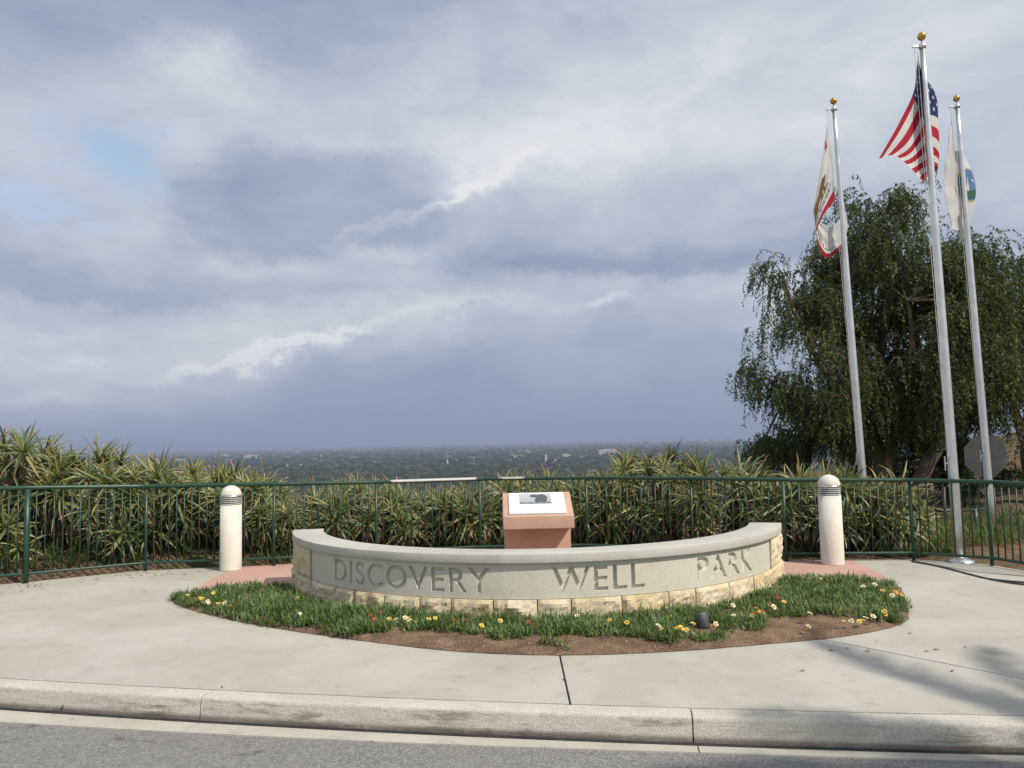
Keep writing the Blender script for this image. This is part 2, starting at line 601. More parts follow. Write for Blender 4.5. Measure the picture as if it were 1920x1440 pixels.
M['gazania'] = leaf_mat('gazania_leaf', [(0.0, (0.060, 0.100, 0.032)), (0.5, (0.135, 0.205, 0.060)), (0.9, (0.24, 0.31, 0.115)), (1.0, (0.36, 0.39, 0.27))], trans=0.25, rough=0.45)
M['weed'] = leaf_mat('weed_leaf', [(0.0, (0.03, 0.05, 0.015)), (0.5, (0.065, 0.10, 0.025)), (0.8, (0.13, 0.16, 0.05)), (1.0, (0.25, 0.17, 0.10))], trans=0.25, rough=0.6)
M['grassblade'] = leaf_mat('long_grass', [(0.0, (0.06, 0.12, 0.02)), (0.6, (0.13, 0.23, 0.035)), (1.0, (0.25, 0.33, 0.08))], trans=0.3, rough=0.45)
M['palm'] = leaf_mat('palm_frond', [(0.0, (0.04, 0.07, 0.02)), (1.0, (0.10, 0.14, 0.04))], trans=0.15)
M['yellowpetal'] = surf('yellow_petal', (0.70, 0.48, 0.06), (0.78, 0.62, 0.20), 30.0, 0.6)
M['creampetal'] = surf('cream_petal', (0.72, 0.66, 0.40), (0.80, 0.77, 0.62), 30.0, 0.6)
M['orangepetal'] = surf('orange_petal', (0.72, 0.30, 0.03), (0.78, 0.42, 0.05), 30.0, 0.6)
M['redpetal'] = surf('red_petal', (0.35, 0.035, 0.02), (0.48, 0.08, 0.03), 30.0, 0.6)
M['flowereye'] = surf('flower_eye', (0.22, 0.09, 0.02), (0.42, 0.22, 0.03), 90.0, 0.7)
M['citytree'] = leaf_mat('city_tree', [(0.0, (0.014, 0.020, 0.011)), (0.6, (0.028, 0.036, 0.020)), (1.0, (0.055, 0.055, 0.038))], trans=0.0, rough=0.9, spec=0.1)
M['citywall'] = surf('pale_render', (0.46, 0.45, 0.43), (0.56, 0.55, 0.53), 0.05, 0.8, 0.4, 0.1, 0.0)
M['cityroof'] = surf('city_roof', (0.22, 0.20, 0.19), (0.32, 0.29, 0.27), 0.05, 0.85, 0.4, 0.1, 0.0)
M['citywin'] = surf('city_window', (0.07, 0.08, 0.10), (0.10, 0.11, 0.13), 0.2, 0.3, 0.4, 0.1, 0.0)
M['hill'] = surf('far_hill', (0.06, 0.07, 0.06), (0.10, 0.10, 0.085), 0.001, 0.95, 0.01, 0.2, 0.0)

# ---------------------------------------------------------------- setting: ground, road, kerb, pavement
FENCE = [(-16.0, 8.35, 1.30), (-13.0, 8.45, 1.27), (-10.3, 8.6, 1.24), (-8.7, 8.8, 1.22), (-7.35, 9.18, 1.20), (-6.1, 9.76, 1.18), (-4.97, 10.52, 1.13), (-3.30, 10.70, 1.11),
         (-1.98, 11.15, 1.085), (-0.51, 11.45, 1.085), (1.05, 11.40, 1.07), (2.46, 10.85, 1.06), (3.50, 10.15, 1.05),
         (5.08, 10.02, 1.02), (5.76, 9.50, 1.01), (6.02, 8.55, 1.01), (6.9, 7.7, 1.01), (8.4, 7.2, 1.0), (10.2, 6.9, 1.0), (12.2, 6.7, 1.0), (14.5, 6.6, 1.0)]


def kerb_y(x):
    xc = max(-9.0, min(7.0, x))
    y = 4.973 - 0.169 * xc + 0.0095 * xc * xc
    return y + (x - xc) * (-0.169 + 0.019 * xc)


fence_poly = [(x, y) for x, y, z in FENCE]
PAVE = ([(-16.0, kerb_y(-16.0))] + [(x, kerb_y(x)) for x in np.linspace(-15.5, 14.5, 61)]
        + [(x, y + 0.10) for x, y in reversed(fence_poly)])


def in_poly(px, py, poly):
    inside = np.zeros(px.shape, bool)
    n = len(poly)
    for i in range(n):
        x0, y0 = poly[i]
        x1, y1 = poly[(i + 1) % n]
        if y0 == y1:
            continue
        c = ((y0 > py) != (y1 > py)) & (px < (x1 - x0) * (py - y0) / (y1 - y0) + x0)
        inside ^= c
    return inside


def dist_poly(px, py, pts):
    d = np.full(px.shape, 1e9)
    for (x0, y0), (x1, y1) in zip(pts, pts[1:]):
        vx, vy = x1 - x0, y1 - y0
        t = np.clip(((px - x0) * vx + (py - y0) * vy) / (vx * vx + vy * vy), 0, 1)
        d = np.minimum(d, np.hypot(px - x0 - t * vx, py - y0 - t * vy))
    return d


def np_s(x, a, b):
    t = np.clip((x - a) / (b - a), 0, 1)
    return t * t * (3 - 2 * t)


def wob(x, y, s, seed=0.0):
    return np.sin(x * s + 1.3 + seed) * np.cos(y * s * 1.17 - 0.7 + seed) + 0.5 * np.sin(x * s * 2.3 - y * s * 1.9 + seed * 2)


PLAIN = -95.0


def terrain(x, y):
    yb = 14.5 + np_s(x, 4.0, 16.0) * 26.0
    t = np.maximum(0.0, y - yb)
    fall = PLAIN * (1 - np.exp(-(t / 150.0) ** 1.15))
    behind = dist_poly(x, y, fence_poly)
    z = -0.02 + 0.20 * np_s(behind, 0.15, 0.9) * np_s(x, -2.5, -4.5) + 0.05 * wob(x, y, 1.9) * np_s(behind, 0.2, 0.8)
    z = z - 0.35 * np_s(y, 12.5, 16.0) * np_s(x, 4.0, 7.0)
    z = z + 2.9 * np.exp(-((x - 24.0) ** 2 / 60.0 + (y - 27.0) ** 2 / 90.0))
    z = z + fall
    left = np.maximum(0.0, -x - 26.0)
    z = z + (PLAIN - np.minimum(z, 0)) * (1 - np.exp(-(left / 160.0) ** 1.2)) * (y > -40)
    inside = in_poly(x, y, PAVE) & (behind > 0.12)
    roadside = (y < kerb_y_np(x) + 0.3)
    z = np.where(inside | roadside, -0.5, z)
    z = np.where(y < -4.5, -0.12 + 0.04 * wob(x, y, 0.7), z)
    return z


def kerb_y_np(x):
    xc = np.clip(x, -9.0, 7.0)
    return 4.973 - 0.169 * xc + 0.0095 * xc * xc + (x - xc) * (-0.169 + 0.019 * xc)


def axis(lo, hi, step, out_lo, out_hi, growth=1.35):
    a = list(np.arange(lo, hi + 1e-6, step))
    s = step
    while a[-1] < out_hi:
        s *= growth
        a.append(a[-1] + s)
    s = step
    while a[0] > out_lo:
        s *= growth
        a.insert(0, a[0] - s)
    return np.array(a)


def grid_mesh(name, X, Y, Z, mat, smooth=True):
    ny, nx = X.shape
    v = np.stack([X, Y, Z], -1).reshape(-1, 3)
    i = np.arange(nx * ny).reshape(ny, nx)
    f = np.stack([i[:-1, :-1], i[:-1, 1:], i[1:, 1:], i[1:, :-1]], -1).reshape(-1, 4)
    me = bpy.data.meshes.new(name)
    me.from_pydata(v.tolist(), [], f.tolist())
    me.materials.append(mat)
    if smooth:
        me.polygons.foreach_set('use_smooth', [True] * len(me.polygons))
    me.update()
    return me


gx = axis(-13.0, 24.0, 0.22, -46000.0, 46000.0)
gy = axis(6.2, 34.0, 0.20, -160.0, 62000.0)
GX, GY = np.meshgrid(gx, gy)
structure(link('ground', grid_mesh('ground', GX, GY, terrain(GX, GY), M['ground'])), 'brown soil of the hilltop falling away to the wide plain')

# faint ridge beyond the plain
hx = np.linspace(-34000, -10500, 120)
hy = np.linspace(0, 1, 9)
HX, HT = np.meshgrid(hx, hy)
prof = (np_s(HX, -26000, -19500) * np_s(HX, -10800, -14200)) * (330 + 70 * np.sin(HX / 1700.0) + 35 * np.sin(HX / 520.0 + 1))
prof = prof + np_s(HX, -22000, -27000) * (260 + 50 * np.sin(HX / 900.0))
HZ = PLAIN - 2 + prof * np.sin(HT * math.pi) ** 0.8
structure(link('hills', grid_mesh('hills', HX, 33000 + 7000 * HT, HZ, M['hill'])), 'faint blue ridge on the horizon behind the tall aloes')

# road
ROADX = np.linspace(-60, 60, 121)
mb = MB()


def gut_w(x):
    return max(0.30, min(0.50, 0.33 - 0.022 * x))


prev = None
for x in ROADX:
    i0 = mb.vert((x, kerb_y(x) - gut_w(x) + 0.03, -0.150))
    i1 = mb.vert((x, -0.5, -0.10))
    i2 = mb.vert((x, -4.3, -0.172))
    if prev:
        mb.face((prev[1], i1, i0, prev[0]))
        mb.face((prev[2], i2, i1, prev[1]))
    prev = (i0, i1, i2)
structure(mb.build('road', M['asphalt'], smooth=True), 'grey worn asphalt road along the kerb')


def sweep(prof_fn, x0, x1, name, mat, parent, step=0.12):
    """sweep a (toward-road, height) profile along the kerb line"""
    n = max(2, int(abs(x1 - x0) / step))
    b = MB()
    rings = []
    for k in range(n + 1):
        x = lerp(x0, x1, k / n)
        y = kerb_y(x)
        dy = (kerb_y(x + 0.01) - kerb_y(x - 0.01)) / 0.02
        nx_, ny_ = dy, -1.0
        l = math.hypot(nx_, ny_)
        nx_, ny_ = nx_ / l, ny_ / l
        jit = 0.003 * mnoise.noise((x * 5.0, 3.1, 0.0))
        rings.append([b.vert((x + nx_ * (p + jit * (p > 0.05)), y + ny_ * (p + jit * (p > 0.05)), z + (jit if z > -0.1 else 0))) for p, z in prof_fn(x)])
    m_ = len(rings[0])
    for a, c in zip(rings, rings[1:]):
        for k in range(m_):
            b.face((a[k], c[k], c[(k + 1) % m_], a[(k + 1) % m_]))
    b.face(rings[0])
    b.face(rings[-1][::-1])
    o = b.build(name, mat, parent)
    fix_normals(o)
    for p in o.data.polygons:
        p.use_smooth = True
    try:
        o.data.set_sharp_from_angle(angle=R(50))
    except Exception:
        pass
    return o


def kerb_prof(x):
    return [(0.006, -0.003), (0.118, -0.004), (0.133, -0.008), (0.141, -0.017), (0.145, -0.030), (0.160, -0.152), (0.16, -0.40), (0.006, -0.40)]


def gutter_prof(x):
    w = gut_w(x)
    return [(0.190, -0.152), (w, -0.142), (w + 0.004, -0.35), (0.190, -0.35)]


kerb = bpy.data.objects.new('kerb', None)
COL.objects.link(kerb)
structure(kerb, 'pale concrete kerb with dark scuffs between pavement and gutter')
gutter = bpy.data.objects.new('gutter', None)
COL.objects.link(gutter)
structure(gutter, 'pale concrete gutter strip below the kerb')
cuts = [-17.6, -14.5, -11.4, -8.3, -5.15, -2.06, 1.036, 4.13, 7.2, 10.3, 13.4, 16.5]
for a, b_ in zip(cuts, cuts[1:]):
    sweep(kerb_prof, a + 0.004, b_ - 0.004, 'kerb_stone', M['kerb'], kerb)
    sweep(gutter_prof, a + 0.004 + 0.02, b_ - 0.004 + 0.02, 'gutter_slab', M['gutter'], gutter, 0.4)
# grit packed in the seam at the foot of the kerb
sweep(lambda x: [(0.1605, -0.146), (0.189, -0.158), (0.189, -0.22), (0.1605, -0.22)], -16, 16, 'grit_seam', M['dark'], kerb, 0.4)


def clip(poly, px, py, nx, ny):
    """keep the side of a polygon where (p - (px,py)) . n > 0"""
    out = []
    for i in range(len(poly)):
        a, b = poly[i], poly[(i + 1) % len(poly)]
        da = (a[0] - px) * nx + (a[1] - py) * ny
        db = (b[0] - px) * nx + (b[1] - py) * ny
        if da >= 0:
            out.append(a)
        if (da >= 0) != (db >= 0):
            t = da / (da - db)
            out.append((a[0] + (b[0] - a[0]) * t, a[1] + (b[1] - a[1]) * t))
    return out


pavement = bpy.data.objects.new('pavement', None)
COL.objects.link(pavement)
structure(pavement, 'pale concrete pavement sweeping round the planted bed')
JG = 0.007
l2 = Vector((3.318 - 2.657, 5.211 - 6.026)).normalized()
n2v = (-l2.y, l2.x)
pieces = []
west = clip(PAVE, 0.318 - JG, 0, -1, 0)
east = clip(PAVE, 0.318 + JG, 0, 1, 0)
pieces.append(clip(west, -6.9, 0, 1, 0))
pieces.append(clip(west, -6.9 - 2 * JG, 0, -1, 0))
q = clip(east, 2.657 - n2v[0] * JG, 6.026 - n2v[1] * JG, -n2v[0], -n2v[1])
pieces.append(q)
pieces.append(clip(east, 2.657 + n2v[0] * JG, 6.026 + n2v[1] * JG, n2v[0], n2v[1]))
for poly in pieces:
    bm = bmesh.new()
    vs_ = [bm.verts.new((x, y, 0.0)) for x, y in poly]
    f = bm.faces.new(vs_)
    if f.normal.z < 0:
        f.normal_flip()
    ex = bmesh.ops.extrude_face_region(bm, geom=[f])
    bmesh.ops.translate(bm, verts=[v for v in ex['geom'] if isinstance(v, bmesh.types.BMVert)], vec=(0, 0, -0.12))
    bmesh.ops.recalc_face_normals(bm, faces=bm.faces)
    bmesh.ops.triangulate(bm, faces=[f for f in bm.faces if len(f.verts) > 4])
    me = bpy.data.meshes.new('slab')
    bm.to_mesh(me)
    bm.free()
    me.materials.append(M['pavement'])
    link('slab', me, pavement)

WC = (0.25, 9.90)          # centre of the curved wall


def wpt(r, a, z=0.0):
    return (WC[0] + r * math.sin(a), WC[1] - r * math.cos(a), z)


# pink paving disc inside and beside the wall, cut off along the fence
disc = [(WC[0] + 4.05 * math.sin(t), WC[1] - 4.05 * math.cos(t)) for t in np.linspace(-math.pi, math.pi, 181)[:-1]]


def fence_y(x):
    return float(np.interp(x, [p[0] for p in fence_poly[:14]], [p[1] for p in fence_poly[:14]]))


mb = MB()
prev = None
for x in np.linspace(WC[0] - 4.04, WC[0] + 4.04, 121):
    h = math.sqrt(max(0, 4.05 ** 2 - (x - WC[0]) ** 2))
    y1 = min(WC[1] + h, fence_y(x) + 0.06)
    y0 = max(WC[1] - h, 8.0 if abs(x - WC[0]) > 2.5 else WC[1] - math.sqrt(2.7 ** 2 - (x - WC[0]) ** 2))
    a, b_ = mb.vert((x, y0, 0.004)), mb.vert((x, max(y1, y0), 0.004))
    if prev:
        mb.face((prev[0], a, b_, prev[1]))
    prev = (a, b_)
structure(mb.build('pink_paving', M['pink']), 'pink dyed concrete circle behind the curved wall')

# ---------------------------------------------------------------- the curved sign wall
wall = thing('sign_wall', 'curved low wall with carved lettering, cream stone base and grey coping', 'wall', (WC[0], WC[1], 0))
A0, A1 = R(-79), R(71.5)


def sector(r0, r1, z0, z1, a0, a1, n, name, mat, parent, bev=0.0):
    """closed ring sector in the wall's own frame"""
    b = MB()
    rings = []
    for k in range(n + 1):
        a = lerp(a0, a1, k / n)
        s, c = math.sin(a), -math.cos(a)
        rings.append([b.vert((r * s, r * c, z)) for r, z in ((r1, z0), (r1, z1), (r0, z1), (r0, z0))])
    for p, q_ in zip(rings, rings[1:]):
        for k in range(4):
            b.face((p[k], q_[k], q_[(k + 1) % 4], p[(k + 1) % 4]))
    b.face(rings[0])
    b.face(rings[-1][::-1])
    o = b.build(name, mat, parent)
    fix_normals(o)
    if bev:
        bevel_mesh(o, bev, 2, R(40))
    return o


sector(2.63, 2.862, 0.0, 0.542, A0 + 0.004, A1 - 0.004, 90, 'wall_core', M['mortar'], wall)
# four lengths of coping would show joints; the photograph shows one run
sector(2.600, 2.955, 0.5455, 0.627, A0 - 0.012, A1 + 0.012, 110, 'coping', M['cap'], wall, 0.010)


def carved_panel():
    s0, s1 = R(-55.2) * 2.912, R(57.0) * 2.912
    me = bpy.data.meshes.new('panel_blank')
    b = MB()
    b.box((s0, -0.03, 0.226), (s1, 0.045, 0.5435))       # x along the arc, y depth (front at -0.03)
    blank = b.build('panel_blank', M['cast'])
    fix_normals(blank)
    cutters = []
    for word, a0, a1 in (('DISCOVERY', -45.1, -9.6), ('WELL', 1.4, 18.4), ('PARK', 30.0, 47.0)):
        cu = bpy.data.curves.new('word', 'FONT')
        cu.body = word
        cu.extrude = 0.02
        cu.resolution_u = 5
        cu.offset = 0.011
        cu.space_character = 1.12
        to = bpy.data.objects.new('word', cu)
        COL.objects.link(to)
        bpy.context.view_layer.update()
        dg = bpy.context.evaluated_depsgraph_get()
        tm = bpy.data.meshes.new_from_object(to.evaluated_get(dg))
        bm = bmesh.new()
        bm.from_mesh(tm)
        bmesh.ops.remove_doubles(bm, verts=bm.verts, dist=1e-4)
        xs = [v.co.x for v in bm.verts]
        ys = [v.co.y for v in bm.verts]
        w0, w1, h0, h1 = min(xs), max(xs), 0.0, max(v.co.y for v in bm.verts)
        t0, t1 = R(a0) * 2.912, R(a1) * 2.912
        for v in bm.verts:
            x = lerp(t0, t1, (v.co.x - w0) / (w1 - w0))
            z = 0.284 + (v.co.y - h0) / (h1 - h0) * 0.216
            y = -0.031 + (v.co.z + 0.02) / 0.04 * 0.0
            v.co = Vector((x, (-0.05 if v.co.z > 0 else 0.004), z))
        bmesh.ops.recalc_face_normals(bm, faces=bm.faces)
        bm.to_mesh(tm)
        bm.free()
        bpy.data.objects.remove(to)
        cutters.append(link('word', tm))
    for c in cutters:
        md = blank.modifiers.new('cut', 'BOOLEAN')
        md.object = c
        md.operation = 'DIFFERENCE'
        md.solver = 'EXACT'
    bpy.context.view_layer.update()
    dg = bpy.context.evaluated_depsgraph_get()
    res = bpy.data.meshes.new_from_object(blank.evaluated_get(dg))
    bm = bmesh.new()
    bm.from_mesh(res)
    for k in range(1, 150):
        s = lerp(s0, s1, k / 150)
        bmesh.ops.bisect_plane(bm, geom=bm.verts[:] + bm.edges[:] + bm.faces[:], plane_co=(s, 0, 0), plane_no=(1, 0, 0), dist=1e-6)
    bmesh.ops.triangulate(bm, faces=bm.faces)
    for v in bm.verts:
        a = v.co.x / 2.912
        r = 2.882 - v.co.y
        v.co = Vector((r * math.sin(a), -r * math.cos(a), v.co.z))
    bmesh.ops.recalc_face_normals(bm, faces=bm.faces)
    out = bpy.data.meshes.new('lettered_panel')
    bm.to_mesh(out)
    bm.free()
    out.materials.clear()
    out.materials.append(M['cast'])
    for p in out.polygons:
        p.material_index = 0
    for c in cutters:
        bpy.data.objects.remove(c)
    bpy.data.objects.remove(blank)
    o = link('lettered_panel', out, wall)
    o['label'] = 'smooth grey panel carved with DISCOVERY WELL PARK'
    return o


carved_panel()


def rough_stone(a0, a1, z0, z1, seed, bulge=0.0, r0=2.86, rf=2.945):
    """split-faced block: pillowed, chipped front, straight bed joints"""
    gap = 0.005
    a0 += gap / 2.9
    a1 -= gap / 2.9
    z0, z1 = z0 + 0.002, z1 - 0.003
    nx_, nz = max(6, int((a1 - a0) * 2.9 / 0.03)), max(5, int((z1 - z0) / 0.03))
    b = MB()
    F_, B_ = [], []
    for j in range(nz + 1):
        rowf, rowb = [], []
        for i in range(nx_ + 1):
            u, v = i / nx_, j / nz
            a, z = lerp(a0, a1, u), lerp(z0, z1, v)
            edge = min(u, 1 - u) * (a1 - a0) * 2.9, min(v, 1 - v) * (z1 - z0)
            e = min(1.0, min(edge) / 0.025)
            p = Vector((a * 2.9 * 6, z * 6, seed * 7.3))
            n = mnoise.fractal(p, 0.9, 2.1, 4) * 0.030 + abs(mnoise.noise(p * 2.6)) * 0.020 - 0.006
            r = rf - 0.018 + (0.018 + bulge) * (e ** 0.5) + n * (0.25 + 0.75 * e)
            rowf.append(b.vert((r * math.sin(a), -r * math.cos(a), z)))
            rowb.append(b.vert((r0 * math.sin(a), -r0 * math.cos(a), z)))
        F_.append(rowf)
        B_.append(rowb)
    for j in range(nz):
        for i in range(nx_):
            b.face((F_[j][i], F_[j][i + 1], F_[j + 1][i + 1], F_[j + 1][i]))
    for i in range(nx_):
        b.face((F_[nz][i], F_[nz][i + 1], B_[nz][i + 1], B_[nz][i]))
        b.face((F_[0][i + 1], F_[0][i], B_[0][i], B_[0][i + 1]))
    for j in range(nz):
        b.face((F_[j + 1][0], B_[j + 1][0], B_[j][0], F_[j][0]))
        b.face((F_[j][nx_], B_[j][nx_], B_[j + 1][nx_], F_[j + 1][nx_]))
    o = b.build('stone', M['stone'], wall)
    return o


joints = [-55.2, -44.3, -38.4, -30.7, -22.9, -16.7, -9.0, -1.3, 4.6, 13.7, 23.0, 29.1, 38.0, 47.0, 57.0]
for k, (a, b_) in enumerate(zip(joints, joints[1:])):
    rough_stone(R(a), R(b_), 0.0, 0.224, k + 1.0)
rough_stone(A0, R(-55.4), 0.0, 0.235, 31.0, 0.015)
rough_stone(A0, R(-55.4), 0.236, 0.5435, 32.0)
rough_stone(R(57.2), A1, 0.0, 0.235, 33.0, 0.012)
rough_stone(R(57.2), A1, 0.236, 0.5435, 34.0)

# ---------------------------------------------------------------- plaque stand
pod = thing('plaque_stand', 'pink concrete stand with a tilted top carrying a white picture plaque', 'plaque stand', (0.28, 9.68, 0), rz=R(1.0))
b = MB()
b.box((-0.415, 0.05, 0.0), (0.412, 0.37, 0.60))
o = b.build('pedestal', M['podium'], pod)
fix_normals(o)
bevel_mesh(o, 0.008)
b = MB()
prof = [(-0.28, 0.568), (-0.28, 0.722), (0.275, 0.970), (0.40, 0.930), (0.40, 0.568)]
L = [b.vert((-0.43, y, z)) for y, z in prof]
Q = [b.vert((0.43, y, z)) for y, z in prof]
for k in range(5):
    b.face((L[k], Q[k], Q[(k + 1) % 5], L[(k + 1) % 5]))
b.face(L)
b.face(Q[::-1])
o = b.build('tilted_top', M['podium'], pod)
fix_normals(o)
bevel_mesh(o, 0.012, 3)


def plaque_mat():
    m, g, out = new_mat('plaque_print')
    co = obj_co(g)
    sp = g.node('ShaderNodeSeparateXYZ')
    g.put(sp.inputs[0], co)
    X, Y = sp.outputs[0], sp.outputs[1]      # plaque lies in its own x/y plane, 0.70 x 0.52
    n = g.noise(co, 16.0, 5, 0.6)
    n2 = g.noise(co, 60.0, 3, 0.6)
    wx = g.add(X, g.mul(g.sub(n, 0.5), 0.06))
    wy = g.add(Y, g.mul(g.sub(n2, 0.5), 0.04))

    def rect(x0, x1, y0, y1):
        return g.mul(g.mul(g.m('GREATER_THAN', X, x0), g.m('LESS_THAN', X, x1)), g.mul(g.m('GREATER_THAN', Y, y0), g.m('LESS_THAN', Y, y1)))

    def ell(cx, cy, rx, ry):
        dx, dy = g.mul(g.sub(wx, cx), 1 / rx), g.mul(g.sub(wy, cy), 1 / ry)
        return g.smooth(g.add(g.mul(dx, dx), g.mul(dy, dy)), 1.1, 0.8)
    photo = rect(-0.215, 0.185, -0.035, 0.235)
    body = g.m('MAXIMUM', ell(0.065, 0.115, 0.075, 0.105), g.m('MAXIMUM', ell(-0.025, 0.17, 0.05, 0.045), g.m('MAXIMUM', ell(0.005, 0.05, 0.025, 0.06), ell(0.10, 0.06, 0.03, 0.07))))
    ground = g.smooth(wy, 0.022, 0.008)
    pc = g.mix(g.smooth(Y, 0.0, 0.24), (0.36, 0.38, 0.41), (0.44, 0.46, 0.50))
    pc = g.mix(g.mul(body, 0.92), pc, (0.055, 0.055, 0.075))
    pc = g.mix(ground, pc, g.mix(g.smooth(n2, 0.4, 0.62), (0.06, 0.07, 0.08), (0.30, 0.32, 0.33)))
    lines = g.mul(rect(-0.29, 0.29, -0.215, -0.065), g.m('GREATER_THAN', g.m('FRACT', g.mul(Y, 46.0)), 0.6))
    words = g.smooth(g.noise(g.vmul(co, (1.0, 0.25, 1.0)), 75.0, 1, 0.5), 0.44, 0.5)
    c = g.mix(g.mul(g.mul(lines, words), 0.5), (0.78, 0.79, 0.79), (0.45, 0.46, 0.47))
    c = g.mix(photo, c, pc)
    bsdf(g, out, c, 0.35, 0, None, 0, 0.5)
    return m


slope = math.atan2(0.970 - 0.722, 0.555)
b = MB()
b.box((-0.347, -0.262, 0.0), (0.347, 0.262, 0.020))
pl = b.build('plaque', plaque_mat(), pod)
bevel_mesh(pl, 0.003, 1)
pl.location = (-0.005, -0.0025 + 0.0, 0.8465)
pl.rotation_euler = (slope, 0, 0)
pl['label'] = 'white plaque with a grey photograph and small text'

M['lampcore'] = surf('smoked_lens', (0.10, 0.10, 0.105), (0.14, 0.14, 0.145), 8.0, 0.4)
M['louvre'] = surf('louvre_paint', (0.50, 0.49, 0.47), (0.58, 0.57, 0.55), 8.0, 0.5)

# ---------------------------------------------------------------- bollard lights
def bollard(x, y, label, h=1.085, r=0.139):
    t = thing('bollard_light', label, 'bollard', (x, y, 0), 'bollard lights by the fence')
    b = MB()
    b.lathe([(r + 0.004, 0.0), (r + 0.002, 0.02), (r, 0.05), (r - 0.001, 0.862)], 40)
    o = b.build('column', M['bollard'], t, True)
    b = MB()
    b.lathe([(r - 0.03, 0.862), (r - 0.03, 0.968)], 32)
    b.build('lamp_core', M['lampcore'], t, True)
    for k in range(4):
        z = 0.870 + k * 0.0255
        b = MB()
        b.lathe([(r - 0.045, z + 0.010), (r - 0.004, z), (r - 0.001, z + 0.003), (r - 0.002, z + 0.008), (r - 0.045, z + 0.015)], 40, caps=False)
        b.build('louvre', M['louvre'], t, True)
    for a in (20, 110, 200, 290):
        b = MB()
        c, s = math.cos(R(a)), math.sin(R(a))
        b.tube([((r - 0.004) * c, (r - 0.004) * s, 0.860), ((r - 0.004) * c, (r - 0.004) * s, 0.972)], 0.006, 6)
        b.build('louvre_post', M['steel'], t)
    b = MB()
    b.lathe([(r - 0.02, 0.966), (r - 0.001, 0.967), (r - 0.001, 0.985), (r - 0.005, 0.987)], 40)
    b.build('collar', M['steel'], t, True)
    b = MB()
    pr = [(r - 0.004, 0.985)] + [((r - 0.003) * math.cos(R(q)), 0.987 + (h - 0.987 + 0.035) * math.sin(R(q))) for q in range(6, 86, 8)] + [(0.004, h + 0.035)]
    b.lathe(pr, 40)
    o = b.build('dome', M['bollard'], t, True)
    b = MB()
    b.tube([(r * math.cos(R(250)), r * math.sin(R(250)), 0.976), ((r + 0.006) * math.cos(R(250)), (r + 0.006) * math.sin(R(250)), 0.976)], 0.006, 8)
    b.build('screw', M['dark'], t)
    return t


bollard(-3.80, 10.45, 'white concrete bollard light in front of the tall aloes, nearer the long stretch of fence')
bollard(3.98, 9.86, 'white concrete bollard light between the curved wall and the flagpoles')

# ---------------------------------------------------------------- fence
fence = thing('railing_fence', 'green metal picket fence with round handrail curving round the overlook', 'fence')
for x, y, zt in FENCE[1:-1]:
    b = MB()
    b.tube([(x, y, -0.05), (x, y, zt - 0.02)], 0.036 if abs(x + 6.1) < 0.01 else 0.022, 10)
    b.build('post', M['greenpost'], fence, True)


def path_pts(z_of):
    """rounded corners at every post"""
    P_ = [Vector((x, y, z_of(zt))) for x, y, zt in FENCE]
    out = [P_[0]]
    for i in range(1, len(P_) - 1):
        a, p, c = P_[i - 1], P_[i], P_[i + 1]
        q0 = p + (a - p).normalized() * 0.12
        q1 = p + (c - p).normalized() * 0.12
        for t in (0, 0.25, 0.5, 0.75, 1.0):
            out.append(q0 * (1 - t) ** 2 + p * 2 * t * (1 - t) + q1 * t * t)
    out.append(P_[-1])
    return out


b = MB()
b.tube(path_pts(lambda z: z), 0.026, 12)
b.build('handrail', M['green'], fence, True)
b = MB()
b.tube(path_pts(lambda z: 0.10 + (z - 1.05) * 0.12), 0.019, 10)
b.build('bottom_rail', M['greenpost'], fence, True)
b = MB()
b.tube([(0, 0, 0), (0, 0, 1.0)], 0.0088, 8)
picket_mesh = b.mesh('picket', M['greenpost'], True)
for (x0, y0, z0), (x1, y1, z1) in zip(FENCE[1:], FENCE[2:-1]):
    d = math.hypot(x1 - x0, y1 - y0)
    n = max(2, round(d / 0.098))
    for k in range(1, n):
        t = k / n
        zb = 0.10 + (lerp(z0, z1, t) - 1.05) * 0.12
        zt = lerp(z0, z1, t) - 0.01
        o = link('picket', picket_mesh, fence)
        o.location = (lerp(x0, x1, t), lerp(y0, y1, t), zb)
        o.scale = (1, 1, zt - zb)

